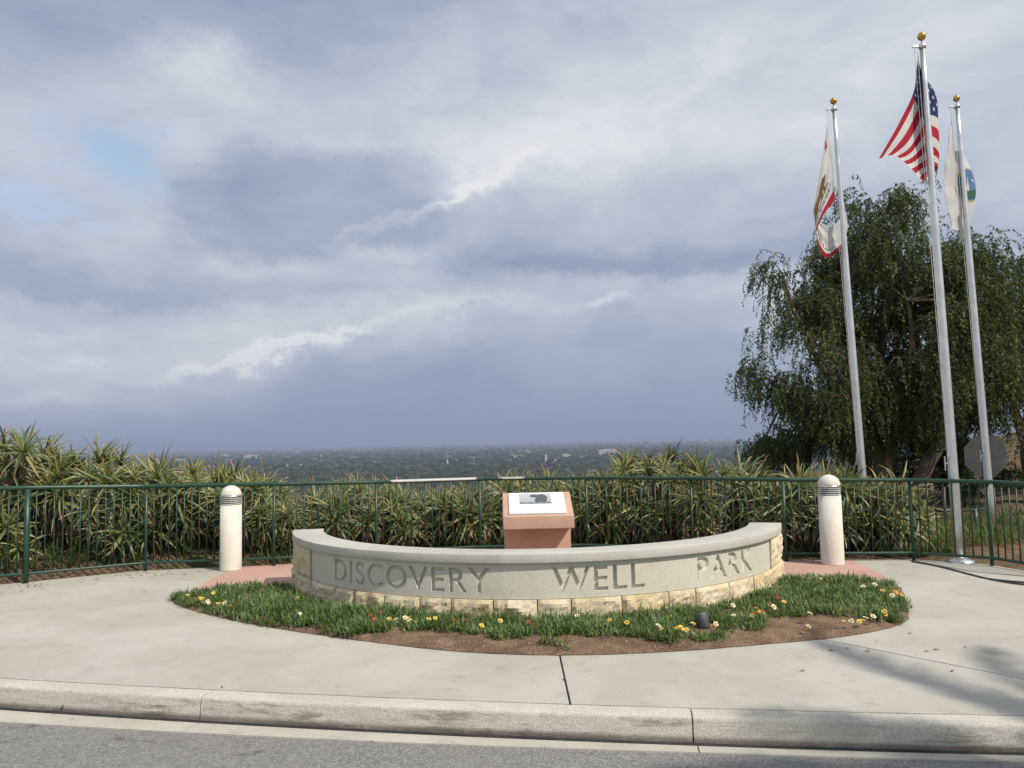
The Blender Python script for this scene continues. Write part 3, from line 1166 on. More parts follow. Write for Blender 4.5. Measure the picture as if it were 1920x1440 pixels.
# ---------------------------------------------------------------- flagpoles
def flagpole(x, y, h, lean, r0, r1, label, rope_dx, zg=0.0, flange=True):
    t = thing('flagpole', label, 'flagpole', (x, y, zg), 'flagpoles beyond the fence')
    h -= zg
    n = 14
    ax = lambda z: (lean * z / h, 0.0, z)
    b = MB()
    b.tube([ax(h * k / n) for k in range(n + 1)], [lerp(r0, r1, max(0, (k / n - 0.15) / 0.85)) for k in range(n + 1)], 20)
    b.build('shaft', M['pole'], t, True)
    if flange:
        b = MB()
        b.lathe([(r0 + 0.11, -0.01), (r0 + 0.105, 0.012), (r0 + 0.05, 0.03), (r0 + 0.015, 0.05), (r0 - 0.005, 0.055)], 28)
        b.build('base_collar', M['steel'], t, True)
    b = MB()
    b.lathe([(r1 + 0.012, 0), (r1 + 0.012, 0.05), (0.012, 0.062), (0.010, 0.115)], 16, origin=ax(h))
    tr = b.build('truck', M['steel'], t, True)
    b = MB()
    tx, _, tz = ax(h)
    b.box((tx - 0.13, -0.012, tz + 0.012), (tx - r1 + 0.01, 0.012, tz + 0.042))
    b.build('pulley_arm', M['steel'], tr)
    b = MB()
    rb = 0.054
    b.lathe([(0.004, -rb)] + [(rb * math.cos(R(q)), rb * math.sin(R(q))) for q in range(-80, 81, 10)] + [(0.004, rb)], 24, origin=(tx, 0, tz + 0.115 + rb * 0.9))
    b.build('finial_ball', M['gold'], t, True)
    for k, dx in enumerate((0.115, 0.085)):
        pts = []
        for q in range(9):
            z = lerp(h + 0.02, 1.3 - zg, q / 8)
            px, _, _ = ax(z)
            pts.append((px - lerp(dx, 0.06, q / 8) - rope_dx * math.sin(q / 8 * math.pi), -0.01 - 0.02 * k, z))
        b = MB()
        b.tube(pts, 0.0035, 5)
        b.build('halyard', M['rope'], t)
    b = MB()
    b.box((-r0 - 0.05, -0.012, 1.22 - zg), (-r0 + 0.01, 0.012, 1.24 - zg))
    b.tube([(-r0 - 0.045, 0, 1.14 - zg), (-r0 - 0.045, 0, 1.32 - zg)], 0.008, 6)
    b.build('cleat', M['steel'], t)
    return t


flagpole(5.572, 9.86, 6.68, -0.062, 0.060, 0.033, 'silver flagpole just behind the fence flying the striped national flag', 0.0)
flagpole(5.575, 12.40, 6.95, -0.165, 0.060, 0.033, 'silver flagpole rising out of the aloes with the white and red state flag', 0.0, zg=-0.2, flange=False)
flagpole(7.557, 12.40, 6.95, -0.115, 0.060, 0.033, 'silver flagpole in front of the octagonal sign back with the white seal flag', 0.0, zg=-0.02)


# ---------------------------------------------------------------- flags
def catmull(P_, t):
    """P_: list of vectors, t in 0..1 over the list"""
    n = len(P_) - 1
    s = min(n - 1e-6, max(0.0, t * n))
    i = int(s)
    f = s - i
    p0, p1, p2, p3 = P_[max(0, i - 1)], P_[i], P_[i + 1], P_[min(n, i + 2)]
    return 0.5 * ((2 * p1) + (p2 - p0) * f + (2 * p0 - 5 * p1 + 4 * p2 - p3) * f * f + (3 * p1 - p0 - 3 * p2 + p3) * f ** 3)


class Cloth:
    def __init__(self, rows, us=None, ripple=0.012, seed=0.0):
        self.rows = [[Vector(p) for p in r] for r in rows]
        self.us = us
        self.ripple = ripple
        self.seed = seed

    def at(self, u, v):
        if self.us:
            n = len(self.us) - 1
            for i in range(n):
                if u <= self.us[i + 1] or i == n - 1:
                    u = (i + (u - self.us[i]) / (self.us[i + 1] - self.us[i])) / n
                    break
        col = [catmull(r, u) for r in self.rows]
        p = catmull(col, v)
        w = self.ripple * math.sin(u * 13 + v * 5 + self.seed) * min(1, u * 4) + self.ripple * 0.6 * math.sin(v * 17 - u * 6 + self.seed)
        return p + Vector((w * 0.25, w, 0))

    def normal(self, u, v):
        e = 0.01
        a = self.at(min(1, u + e), v) - self.at(max(0, u - e), v)
        b = self.at(u, min(1, v + e)) - self.at(u, max(0, v - e))
        n = a.cross(b)
        return n.normalized() if n.length > 1e-9 else Vector((0, -1, 0))


def cloth_mat(name, a):
    m, g, out = new_mat(name)
    co = obj_co(g)
    n = g.noise(co, 3.0, 4, 0.5)
    c = g.mix(g.smooth(n, 0.3, 0.7, 0.0, 0.25), a, tuple(x * 0.8 for x in a))
    p = g.node('ShaderNodeBsdfPrincipled')
    g.put(p.inputs['Base Color'], c)
    p.inputs['Roughness'].default_value = 0.8
    p.inputs['Specular IOR Level'].default_value = 0.2
    tr = g.node('ShaderNodeBsdfTranslucent')
    g.put(tr.inputs[0], c)
    mx = g.node('ShaderNodeMixShader')
    mx.inputs[0].default_value = 0.25
    g.l.new(p.outputs[0], mx.inputs[1])
    g.l.new(tr.outputs[0], mx.inputs[2])
    g.l.new(mx.outputs[0], out.inputs[0])
    return m


CM = {k: cloth_mat('cloth_' + k, c) for k, c in dict(red=(0.40, 0.02, 0.04), white=(0.66, 0.65, 0.64), navy=(0.022, 0.035, 0.14),
      brown=(0.20, 0.10, 0.045), green=(0.05, 0.14, 0.085), ink=(0.035, 0.03, 0.03), skyblue=(0.12, 0.24, 0.44), gold=(0.55, 0.46, 0.18)).items()}


def flag_mesh(name, cloth, nu, nv, mat_of, mats, parent, ragged=0.0):
    b = MB()
    idx = []
    for j in range(nv + 1):
        idx.append([b.vert(cloth.at(min(1.0, (i / nu) * (1 + (ragged * mnoise.noise((j * 1.7, 0.3, 2.0)) if i == nu else 0))), j / nv)) for i in range(nu + 1)])
    for j in range(nv):
        for i in range(nu):
            b.face((idx[j][i], idx[j][i + 1], idx[j + 1][i + 1], idx[j + 1][i]), mat_of((i + .5) / nu, (j + .5) / nv))
    return b.build(name, mats, parent, True)


def print_on(cloth, polys, name, mat, parent, off=0.004):
    """lay flat print shapes (polygons in flag u,v) on both faces of the cloth"""
    b = MB()
    for poly in polys:
        bm = bmesh.new()
        vs_ = [bm.verts.new((u, v, 0)) for u, v in poly]
        try:
            bm.faces.new(vs_)
        except ValueError:
            bm.free()
            continue
        for ax_ in (0, 1):
            lo = min(p[ax_] for p in poly)
            hi = max(p[ax_] for p in poly)
            k = math.ceil(lo / 0.03) * 0.03
            while k < hi:
                no = (1, 0, 0) if ax_ == 0 else (0, 1, 0)
                bmesh.ops.bisect_plane(bm, geom=bm.verts[:] + bm.edges[:] + bm.faces[:], plane_co=(k, k, 0), plane_no=no)
                k += 0.03
        bmesh.ops.triangulate(bm, faces=bm.faces)
        for sgn in (1, -1):
            mp = {}
            for v in bm.verts:
                u, w = min(1, max(0, v.co.x)), min(1, max(0, v.co.y))
                mp[v] = b.vert(cloth.at(u, w) + cloth.normal(u, w) * off * sgn)
            for f in bm.faces:
                b.face([mp[v] for v in f.verts])
        bm.free()
    return b.build(name, mat, parent)


def star(cu, cv, ru, rv, rot=0.0):
    pts = []
    for k in range(10):
        r = 1.0 if k % 2 == 0 else 0.40
        a = math.pi / 2 + rot + k * math.pi / 5
        pts.append((cu + ru * r * math.cos(a), cv - rv * r * math.sin(a)))
    return pts


def text_polys(txt, u0, u1, v0, v1):
    """letters as polygons in flag space, from the built-in typeface"""
    cu = bpy.data.curves.new('print', 'FONT')
    cu.body = txt
    cu.resolution_u = 2
    to = bpy.data.objects.new('print', cu)
    COL.objects.link(to)
    bpy.context.view_layer.update()
    tm = bpy.data.meshes.new_from_object(to.evaluated_get(bpy.context.evaluated_depsgraph_get()))
    xs = [v.co.x for v in tm.vertices]
    ys = [v.co.y for v in tm.vertices]
    x0, x1, y0, y1 = min(xs), max(xs), min(ys), max(ys)
    out = []
    for p in tm.polygons:
        out.append([(lerp(u0, u1, (tm.vertices[i].co.x - x0) / (x1 - x0)), lerp(v1, v0, (tm.vertices[i].co.y - y0) / (y1 - y0))) for i in p.vertices])
    bpy.data.objects.remove(to)
    return out


US = [[(5.458, 9.87, 6.596), (5.407, 9.87, 6.328), (5.356, 9.87, 6.068), (5.125, 9.85, 5.646), (4.824, 9.8, 5.184)], [(5.484, 9.89, 6.263), (5.711, 10.01, 6.154), (5.586, 10.05, 5.859), (5.277, 9.9, 5.419), (5.02, 9.8, 5.222)], [(5.495, 9.89, 5.864), (5.76, 10.03, 5.847), (5.669, 10.07, 5.521), (5.354, 9.91, 5.22), (5.175, 9.83, 5.13)], [(5.505, 9.89, 5.453), (5.744, 10.03, 5.358), (5.689, 10.07, 5.156), (5.459, 9.93, 5.039), (5.359, 9.87, 4.948)], [(5.509, 9.89, 5.066), (5.697, 10.01, 5.134), (5.67, 10.03, 4.975), (5.572, 9.95, 4.878), (5.521, 9.89, 4.809)]]
CA = [[(5.284, 12.4, 6.703), (5.163, 12.38, 6.203), (5.046, 12.37, 5.71), (4.99, 12.4, 5.232), (5.308, 12.52, 5.037), (5.586, 12.56, 5.311)], [(5.315, 12.4, 6.117), (5.21, 12.38, 5.755), (5.092, 12.37, 5.416), (5.008, 12.4, 5.072), (5.277, 12.52, 4.769), (5.598, 12.56, 5.042)], [(5.35, 12.4, 5.446), (5.212, 12.38, 5.292), (5.086, 12.37, 5.114), (5.015, 12.4, 4.859), (5.194, 12.5, 4.517), (5.521, 12.54, 4.742)]]
CT = [[(7.335, 12.4, 6.748), (7.251, 12.38, 6.291), (7.58, 12.52, 6.202), (7.587, 12.6, 5.868)], [(7.364, 12.4, 5.964), (7.132, 12.37, 5.601), (7.729, 12.52, 5.638), (7.511, 12.6, 5.236)], [(7.383, 12.4, 5.179), (7.208, 12.38, 4.929), (7.528, 12.5, 4.901), (7.422, 12.55, 4.721)]]

# national flag: thirteen stripes, canton of stars
c1 = Cloth(US, [0, 0.16, 0.38, 0.68, 1.0], 0.010, 0.4)
f1 = thing('national_flag', 'red and white striped flag with starry blue canton drooping from the tallest pole', 'flag', (0, 0, 0), 'flags on the poles')
flag_mesh('cloth', c1, 60, 52, lambda u, v: 2 if (u < 0.4 and v < 7 / 13) else (0 if int(v * 13) % 2 == 0 else 1), [CM['red'], CM['white'], CM['navy']], f1, 0.02)
stars = []
for r_ in range(9):
    for k in range(6 if r_ % 2 == 0 else 5):
        stars.append(star(0.4 * ((k * 2 + 1 + (r_ % 2)) / 12), (7 / 13) * ((r_ + 1) / 10), 0.0135, 0.024))
print_on(c1, stars, 'stars', CM['white'], f1)

# state flag: white field, red bar at the foot, star, bear and lettering
c2 = Cloth(CA, [0, 0.28, 0.52, 0.70, 0.86, 1.0], 0.012, 1.9)
f2 = thing('state_flag', 'white flag with red bottom bar, bear and lettering hanging limp over aloes', 'flag', (0, 0, 0), 'flags on the poles')
flag_mesh('cloth', c2, 60, 42, lambda u, v: 0 if v > 0.84 else 1, [CM['red'], CM['white']], f2, 0.01)
bear = [(0.27, 0.40), (0.30, 0.355), (0.34, 0.33), (0.37, 0.29), (0.44, 0.285), (0.52, 0.31), (0.60, 0.29), (0.67, 0.31), (0.72, 0.36), (0.73, 0.43), (0.72, 0.50),
        (0.735, 0.56), (0.685, 0.565), (0.665, 0.49), (0.62, 0.48), (0.63, 0.56), (0.58, 0.565), (0.56, 0.47), (0.47, 0.465), (0.475, 0.56), (0.42, 0.565),
        (0.415, 0.47), (0.385, 0.45), (0.375, 0.55), (0.325, 0.555), (0.345, 0.45), (0.31, 0.43)]
print_on(c2, [bear], 'bear', CM['brown'], f2)
print_on(c2, [[(0.24, 0.565), (0.78, 0.565), (0.80, 0.60), (0.22, 0.60)]], 'turf', CM['green'], f2)
print_on(c2, [star(0.14, 0.16, 0.055, 0.09)], 'red_star', CM['red'], f2)
print_on(c2, text_polys('CALIFORNIA REPUBLIC', 0.14, 0.90, 0.66, 0.76), 'lettering', CM['ink'], f2)

# city flag: white with a round blue seal
c3 = Cloth(CT, None, 0.014, 3.1)
f3 = thing('city_flag', 'white flag with a round blue seal hanging limp in front of the tree', 'flag', (0, 0, 0), 'flags on the poles')
flag_mesh('cloth', c3, 48, 36, lambda u, v: 0, [CM['white']], f3, 0.01)


def ring_poly(cu, cv, ru, rv, n=28, a0=0.0, a1=2 * math.pi):
    return [(cu + ru * math.cos(lerp(a0, a1, k / n)), cv + rv * math.sin(lerp(a0, a1, k / n))) for k in range(n)]


print_on(c3, [ring_poly(0.60, 0.47, 0.155, 0.20)], 'seal_rim', CM['gold'], f3, 0.003)
print_on(c3, [ring_poly(0.60, 0.47, 0.14, 0.182)], 'seal', CM['skyblue'], f3, 0.006)
print_on(c3, [[(0.49, 0.56), (0.55, 0.51), (0.60, 0.55), (0.67, 0.51), (0.71, 0.56), (0.66, 0.62), (0.60, 0.64), (0.53, 0.62)]], 'seal_hill', CM['green'], f3, 0.009)
print_on(c3, [[(0.545, 0.55), (0.56, 0.36), (0.575, 0.55)], [(0.50, 0.36), (0.535, 0.34), (0.535, 0.38)], [(0.59, 0.42), (0.63, 0.40), (0.63, 0.45)]], 'seal_emblem', CM['white'], f3, 0.010)

# ---------------------------------------------------------------- sign seen from behind
sg = thing('road_sign', 'grey octagonal back of a road sign beyond the fence, under the trees', 'sign', (8.62, 14.2, -0.35))
b = MB()
oc = [(0.385 / math.cos(math.pi / 8) * math.cos(math.pi / 8 + k * math.pi / 4), 0.385 / math.cos(math.pi / 8) * math.sin(math.pi / 8 + k * math.pi / 4)) for k in range(8)]
f_ = [b.vert((x, -0.0015, 1.52 + z)) for x, z in oc]
k_ = [b.vert((x, 0.0015, 1.52 + z)) for x, z in oc]
b.face(f_)
b.face(k_[::-1])
for k in range(8):
    b.face((f_[k], k_[k], k_[(k + 1) % 8], f_[(k + 1) % 8]))
fix_normals(b.build('sign_plate', M['signback'], sg))
b = MB()
b.box((-0.025, -0.05, -0.1), (0.025, -0.006, 1.86))
b.build('post', M['greenpost'], sg)
for z in (1.35, 1.70):
    b = MB()
    b.tube([(0, -0.056, z), (0, 0.003, z)], 0.009, 8)
    b.build('bolt', M['steel'], sg)

# low green rail further back
rl = thing('low_rail', 'low dark green rail on two posts in the weeds beyond the fence', 'rail', (7.05, 12.9, -0.2))
for x in (-0.45, 0.05, 0.55):
    b = MB()
    b.tube([(x, 0, -0.1), (x, 0, 0.92 if x == 0.05 else 0.55)], 0.028, 8)
    b.build('post', M['black'] if x == 0.05 else M['greenpost'], rl, True)
b = MB()
b.tube([(-0.62, 0, 0.53), (0.72, 0, 0.53)], 0.024, 8)
b.build('rail', M['greenpost'], rl, True)

# thin dark raised line curving over the pavement, with one branch
cd = thing('ground_stripe', 'thin dark line lying in a curve over the pavement near the flagpoles', 'stripe')
for pts in ([(4.98, 9.88), (5.10, 9.50), (5.14, 9.05), (5.18, 8.62), (5.32, 8.28), (5.62, 8.05), (6.1, 7.7)],
            [(5.18, 8.62), (5.36, 8.42), (5.68, 8.25), (6.2, 7.95)]):
    b = MB()
    P_ = [Vector((x, y, 0.011)) for x, y in pts]
    b.tube([catmull(P_, k / 30) for k in range(31)], 0.0095, 6)
    b.build('strand', M['black'], cd, True)

# ---------------------------------------------------------------- planted bed
BED = [(-3.73, 8.46), (-3.41, 8.06), (-2.66, 7.42), (-2.03, 6.99), (-1.49, 6.67), (-0.5, 6.18), (0.32, 6.0), (1.13, 6.03), (1.91, 6.18), (2.72, 6.39), (3.26, 6.71), (3.39, 6.83), (3.69, 7.45), (3.95, 8.07)]
outer = [catmull([Vector((x, y, 0)) for x, y in BED], k / 120) for k in range(121)]
bed = thing('planting_bed', 'crescent bed of bare brown soil and low plants in front of the curved wall', 'flower bed')


def bed_edge(a):
    """radius of the bed's kerbside edge at wall angle a"""
    best, br = 1e9, 4.0
    for p in outer:
        d = abs(math.atan2(p.x - WC[0], WC[1] - p.y) - a)
        if d < best:
            best, br = d, math.hypot(p.x - WC[0], p.y - WC[1])
    return br


AB0, AB1 = R(-72), R(67)
EDGE = [(lerp(AB0, AB1, k / 140), bed_edge(lerp(AB0, AB1, k / 140))) for k in range(141)]
ea = np.array([e[0] for e in EDGE])
er = np.convolve(np.pad(np.array([e[1] for e in EDGE]), 3, mode='edge'), np.ones(7) / 7, 'valid')


def edge_r(a):
    return float(np.interp(a, ea, er))


def soil_z(x, y, t):
    return 0.006 + 0.055 * math.sin(min(1, max(0, t)) * math.pi) ** 0.6 + 0.016 * mnoise.fractal((x * 4, y * 4, 0), 0.8, 2.0, 4)


b = MB()
idx = []
NA, NT = 260, 26
for i in range(NA + 1):
    a = lerp(AB0, AB1, i / NA)
    row = []
    for j in range(NT + 1):
        t = j / NT
        r = lerp(2.90, edge_r(a) + 0.008 * mnoise.noise((a * 30, 0, 0)), t)
        x, y, _ = wpt(r, a)
        z = 0.005 if j == NT else soil_z(x, y, t) + 0.004
        row.append(b.vert((x, y, z)))
    idx.append(row)
for i in range(NA):
    for j in range(NT):
        b.face((idx[i][j], idx[i][j + 1], idx[i + 1][j + 1], idx[i + 1][j]))
b.build('soil', M['soil'], bed, True)

# soil crumbs and pebbles on the bare strip
b = MB()
for k in range(380):
    a = R(rng.uniform(-40, 50))
    t = rng.uniform(0.35, 0.99)
    r = lerp(2.95, edge_r(a), t)
    x, y, _ = wpt(r, a)
    s = rng.uniform(0.003, 0.010)
    z = soil_z(x, y, t)
    p = [b.vert((x + s * math.cos(q) * rng.uniform(.6, 1.2), y + s * math.sin(q) * rng.uniform(.6, 1.2), z + 0.002)) for q in (0.2, 1.6, 3.0, 4.6)]
    q_ = b.vert((x, y, z + s * 1.1))
    for i in range(4):
        b.face((p[i], p[(i + 1) % 4], q_))
o = b.build('soil_crumbs', surf('pebble', (0.22, 0.16, 0.11), (0.46, 0.42, 0.36), 20.0), bed)
o['kind'] = 'stuff'


def strip_leaf(b, base, dirv, length, width, bend, shade, seg=3, up=Vector((0, 0, 1)), fold=0.0, curl=0.0):
    """a bent tapering blade; dirv leading direction, bend pulls it down along its length"""
    d = dirv.normalized()
    side = d.cross(up)
    if side.length < 1e-4:
        side = Vector((1, 0, 0))
    side.normalize()
    p = Vector(base)
    prev = None
    for k in range(seg + 1):
        t = k / seg
        w = width * (0.65 + 0.6 * t) * (1 - t) ** 0.75 if k < seg else 0.0
        c = (shade, t, 0.5)
        if k < seg:
            nrm = side.cross(d).normalized()
            cur = (b.vert(p - side * w * 0.5 + nrm * fold * w, c), b.vert(p + side * w * 0.5 + nrm * fold * w, c))
            if fold:
                cur = (cur[0], b.vert(p, c), cur[1])
        else:
            cur = (b.vert(p, c),)
        if prev is not None:
            if len(cur) == 1:
                for q0, q1 in zip(prev, prev[1:]):
                    b.face((q0, q1, cur[0]))
            else:
                for q0, q1, r0, r1 in zip(prev, prev[1:], cur, cur[1:]):
                    b.face((q0, q1, r1, r0))
        prev = cur
        p = p + d * (length / seg)
        d = (d + Vector((0, 0, -1)) * bend / seg + side * curl / seg).normalized()


# gazania ground cover: one mass of narrow leaves, thin or absent over the bare strip in front
gc = MB()


def cover(a, t, x, y):
    """how thickly the leaves grow at this place"""
    n = mnoise.fractal((x * 1.5, y * 1.5, 4.2), 0.9, 2.0, 3)
    deg = math.degrees(a)
    w = edge_r(a) - 2.95
    bare = 0.31 * sstep(deg, -38, -12) * (1 - 0.55 * sstep(deg, 2, 16) * (1 - sstep(deg, 24, 34))) * (1 - sstep(deg, 37, 43))
    if deg > 30:
        bare = min(0.40, bare * 1.6)
    fromedge = (1 - t)
    return fromedge - bare + n * 0.22


rg = random.Random(5)
n_t = 0
tries = 0
while n_t < 2900 and tries < 40000:
    tries += 1
    a = R(rg.uniform(-71.5, 66.5))
    r0, r1 = 2.98, edge_r(a)
    r = math.sqrt(rg.uniform(r0 * r0, (r1 - 0.015) ** 2))
    t = (r - 2.90) / (r1 - 2.90)
    x, y, _ = wpt(r, a)
    cv = cover(a, t, x, y)
    if cv < -0.02 and not (cv > -0.42 and mnoise.noise((x * 3.2, y * 3.2, 9.0)) > 0.46):
        continue
    if math.hypot(x - 1.54, y - 6.45) < 0.17:
        continue
    gapn = mnoise.noise((x * 4.5, y * 4.5, 21.0))
    if gapn < -0.40:
        continue
    n_t += 1
    mound = 0.5 + 0.5 * mnoise.noise((x * 2.8, y * 2.8, 7.7)) + 0.25 * mnoise.noise((x * 7, y * 7, 1.7))
    z = soil_z(x, y, t) - 0.005 + 0.035 * max(0.0, mound)
    near_wall = r < 3.15 and -30 < math.degrees(a) < 25
    hgt = rg.uniform(0.052, 0.092) * (1.45 if near_wall and mnoise.noise((x * 5, y * 5, 1)) > 0.0 else 1.0) * (0.65 + 0.6 * max(0.0, mound))
    greyish = mnoise.noise((x * 1.9, y * 1.9, 33.0))
    base_shade = 0.42 + 0.30 * mnoise.noise((x * 2.6, y * 2.6, 3.0)) + rg.uniform(-0.12, 0.12)
    for k in range(rg.randint(13, 20)):
        az_ = rg.uniform(0, 2 * math.pi)
        el_ = R(rg.uniform(8, 78))
        dv = Vector((math.cos(az_) * math.cos(el_), math.sin(az_) * math.cos(el_), math.sin(el_)))
        sh = base_shade + rg.uniform(-0.24, 0.24)
        if rg.random() < 0.035:
            sh = 1.0
        strip_leaf(gc, (x + rg.uniform(-.045, .045), y + rg.uniform(-.045, .045), z + rg.uniform(-0.015, 0.02)), dv, hgt * rg.uniform(0.7, 1.4), rg.uniform(0.010, 0.018),
                   rg.uniform(0.2, 1.6), min(1, max(0, sh)), 2)
o = gc.build('ground_cover', M['gazania'], None, False, True)
tag(o, 'low dark green leafy ground cover spreading through the bed by the curved wall', 'ground cover', kind='stuff')


def flower_mesh(petal, seed, r=0.032):
    q = random.Random(seed)
    b = MB()
    n = 13
    for k in range(n):
        a = 2 * math.pi * k / n + q.uniform(-.08, .08)
        rr = r * q.uniform(0.88, 1.08)
        c, s = math.cos(a), math.sin(a)
        w = rr * 0.26
        p0 = b.vert((c * 0.008, s * 0.008, 0.0))
        p1 = b.vert((c * rr * 0.6 - s * w, s * rr * 0.6 + c * w, 0.008))
        p2 = b.vert((c * rr, s * rr, 0.004 + q.uniform(-.004, .006)))
        p3 = b.vert((c * rr * 0.6 + s * w, s * rr * 0.6 - c * w, 0.008))
        b.face((p0, p3, p2, p1))
    b.tube([(0, 0, -0.05), (0, 0, 0.0)], 0.002, 4)
    return b.mesh('petals', petal)


def eye_mesh():
    b = MB()
    b.lathe([(0.010, 0.004), (0.009, 0.009), (0.003, 0.012)], 8)
    return b.mesh('eye', M['flowereye'])


EYE = eye_mesh()
FMESH = {}
for nm in ('yellow', 'cream', 'orange', 'red'):
    FMESH[nm] = [flower_mesh(M[nm + 'petal'], 3 + k, 0.034 if nm != 'red' else 0.028) for k in range(3)]
FY = [(-3.42, 8.1), (-3.27, 7.82), (-3.21, 7.97), (-3.16, 7.73), (-3.07, 7.82), (-2.99, 7.64), (-2.84, 7.65), (-2.76, 7.54), (-2.1, 6.84), (-2.18, 7.83), (-1.1, 6.77), (-1.05, 6.67), (-0.93, 6.73), (-0.81, 6.5), (-0.76, 6.42), (-0.96, 6.53), (-1.13, 6.26), (-0.32, 6.21), (-0.14, 6.55), (0.51, 6.72), (0.89, 6.4), (1.27, 6.26), (1.29, 6.14), (1.42, 6.37), (1.35, 5.97), (1.39, 6.0), (1.59, 6.32), (1.61, 6.24), (1.81, 6.59), (1.23, 5.84), (1.97, 6.6), (2.21, 6.53), (1.91, 6.97), (3.14, 8.1), (3.45, 7.42), (3.5, 7.34), (3.59, 7.46), (3.52, 7.73), (2.41, 6.05), (2.41, 5.99), (2.8, 6.37), (2.85, 6.29), (2.91, 6.37), (2.97, 6.42), (2.99, 6.33), (3.11, 6.67), (3.17, 6.6), (3.1, 6.41), (3.22, 6.55), (2.84, 6.17), (2.28, 6.75), (2.37, 6.26), (2.44, 6.57), (3.36, 7.62), (3.56, 7.29), (2.39, 7.04), (-2.31, 8.34), (0.76, 6.46), (1.12, 6.27), (-3.11, 8.06)]
FR = [(-1.28, 6.89), (-1.2, 6.96), (-0.46, 6.5), (0.09, 6.43), (1.99, 6.59), (2.4, 7.24), (2.25, 6.98), (2.27, 6.77), (-0.62, 6.24), (0.7, 6.31), (2.14, 6.52), (-1.36, 6.37), (0.12, 5.89)]
rf = random.Random(8)


def flower(x, y, kind):
    a = math.atan2(x - WC[0], WC[1] - y)
    r = math.hypot(x - WC[0], WC[1] - y)
    er_ = edge_r(a)
    if r > er_ - 0.05:
        r = er_ - 0.05
        x, y, _ = wpt(r, a)
    for _k in range(12):                       # flowers grow out of the leaves, not out of bare soil
        if cover(a, (r - 2.9) / (er_ - 2.9), x, y) > 0.03 or x > 2.3:
            break
        r -= 0.05
        x, y, _ = wpt(r, a)
    where = ('at the left tip of the bed' if x < -2.0 else 'at the right tip of the bed' if x > 2.4 else
             'below the word DISCOVERY' if x < 0.2 else 'beside the small spotlight' if x < 2.0 else 'below the word PARK')
    t = thing('gazania_flower', '%s gazania flower %s' % (kind if kind != 'cream' else 'pale cream', where), 'flower',
              (x, y, soil_z(x, y, (r - 2.9) / (er_ - 2.9)) + rf.uniform(0.070, 0.100)), '%s flowers %s' % (kind, where))
    t.rotation_euler = (rf.uniform(0.15, 0.75), rf.uniform(-0.4, 0.4), rf.uniform(0, 6.28))
    t.rotation_mode = 'ZYX'
    t.rotation_euler = (rf.uniform(0.1, 0.8), rf.uniform(-0.4, 0.4), 0)
    sc = rf.uniform(0.5, 0.85)
    t.scale = (sc, sc, sc)
    link('petals', rf.choice(FMESH[kind]), t)
    link('eye', EYE, t)


for x, y in FY:
    flower(x, y, rf.choices(('yellow', 'cream', 'orange'), (0.5, 0.38, 0.12))[0])
for x, y in FR:
    flower(x, y, 'red')

ORD = ('first', 'second', 'third', 'fourth', 'fifth', 'sixth', 'seventh', 'eighth', 'ninth', 'tenth', 'eleventh', 'twelfth', 'thirteenth', 'fourteenth')


def number_alike(objs, tail=''):
    """things that look alike are told apart by their order across the picture"""
    by = {}
    for o in objs:
        by.setdefault(o['label'], []).append(o)
    for lab, os_ in by.items():
        if len(os_) > 1:
            os_.sort(key=lambda o: o.location.x / o.location.y)
            for k, o in enumerate(os_):
                o['label'] = '%s, %s from left' % (lab, ORD[k])


number_alike([o for o in bpy.data.objects if o.name.startswith('gazania_flower')])

# small uplight in the bed
sl = thing('ground_spotlight', 'small dark grey cylinder spotlight tilted among the flowers of the bed', 'spotlight', (1.54, 6.50, 0.05), rz=R(12))
b = MB()
b.lathe([(0.046, 0.0), (0.052, 0.006), (0.053, 0.115), (0.050, 0.122), (0.046, 0.122), (0.044, 0.075), (0.002, 0.070)], 24)
o = b.build('housing', surf('grey_bronze', (0.085, 0.085, 0.10), (0.12, 0.12, 0.135), 8.0, 0.5, metal=0.3), sl, True)
o.location = (0, 0, 0.012)
o.rotation_euler = (R(-16), R(-8), 0)
b = MB()
b.tube([(0, 0, -0.06), (0, 0, 0.02)], 0.012, 8)
b.build('stake', M['black'], sl)

# dead leaves and grit on the pavement
lf = MB()
for k in range(122):
    if k < 95:
        x = rng.uniform(-6.4, -3.9)
        y = fence_y(x) - abs(rng.gauss(0.25, 0.28)) - 0.12
    elif k < 108:
        x, y = rng.gauss(2.9, 0.5), rng.gauss(5.95, 0.22)
    else:
        x, y = rng.uniform(-4, 4.5), rng.uniform(5.1, 6.0)
        if y > 5.9 - 0.12 * abs(x):
            y = 5.4
    a = rng.uniform(0, 6.28)
    s = rng.uniform(0.008, 0.03)
    c, n_ = math.cos(a), math.sin(a)
    w = s * rng.uniform(0.2, 0.45)
    i = [lf.vert(p, (rng.random(), 0.3, 0)) for p in ((x - c * s, y - n_ * s, 0.004), (x + n_ * w, y - c * w, 0.009), (x + c * s, y + n_ * s, 0.006), (x - n_ * w, y + c * w, 0.011))]
    lf.face(i)
o = lf.build('leaf_litter', M['deadleaf'], None, False, True)
tag(o, 'scattered brown leaf bits lying on the pale pavement', 'litter', kind='stuff')

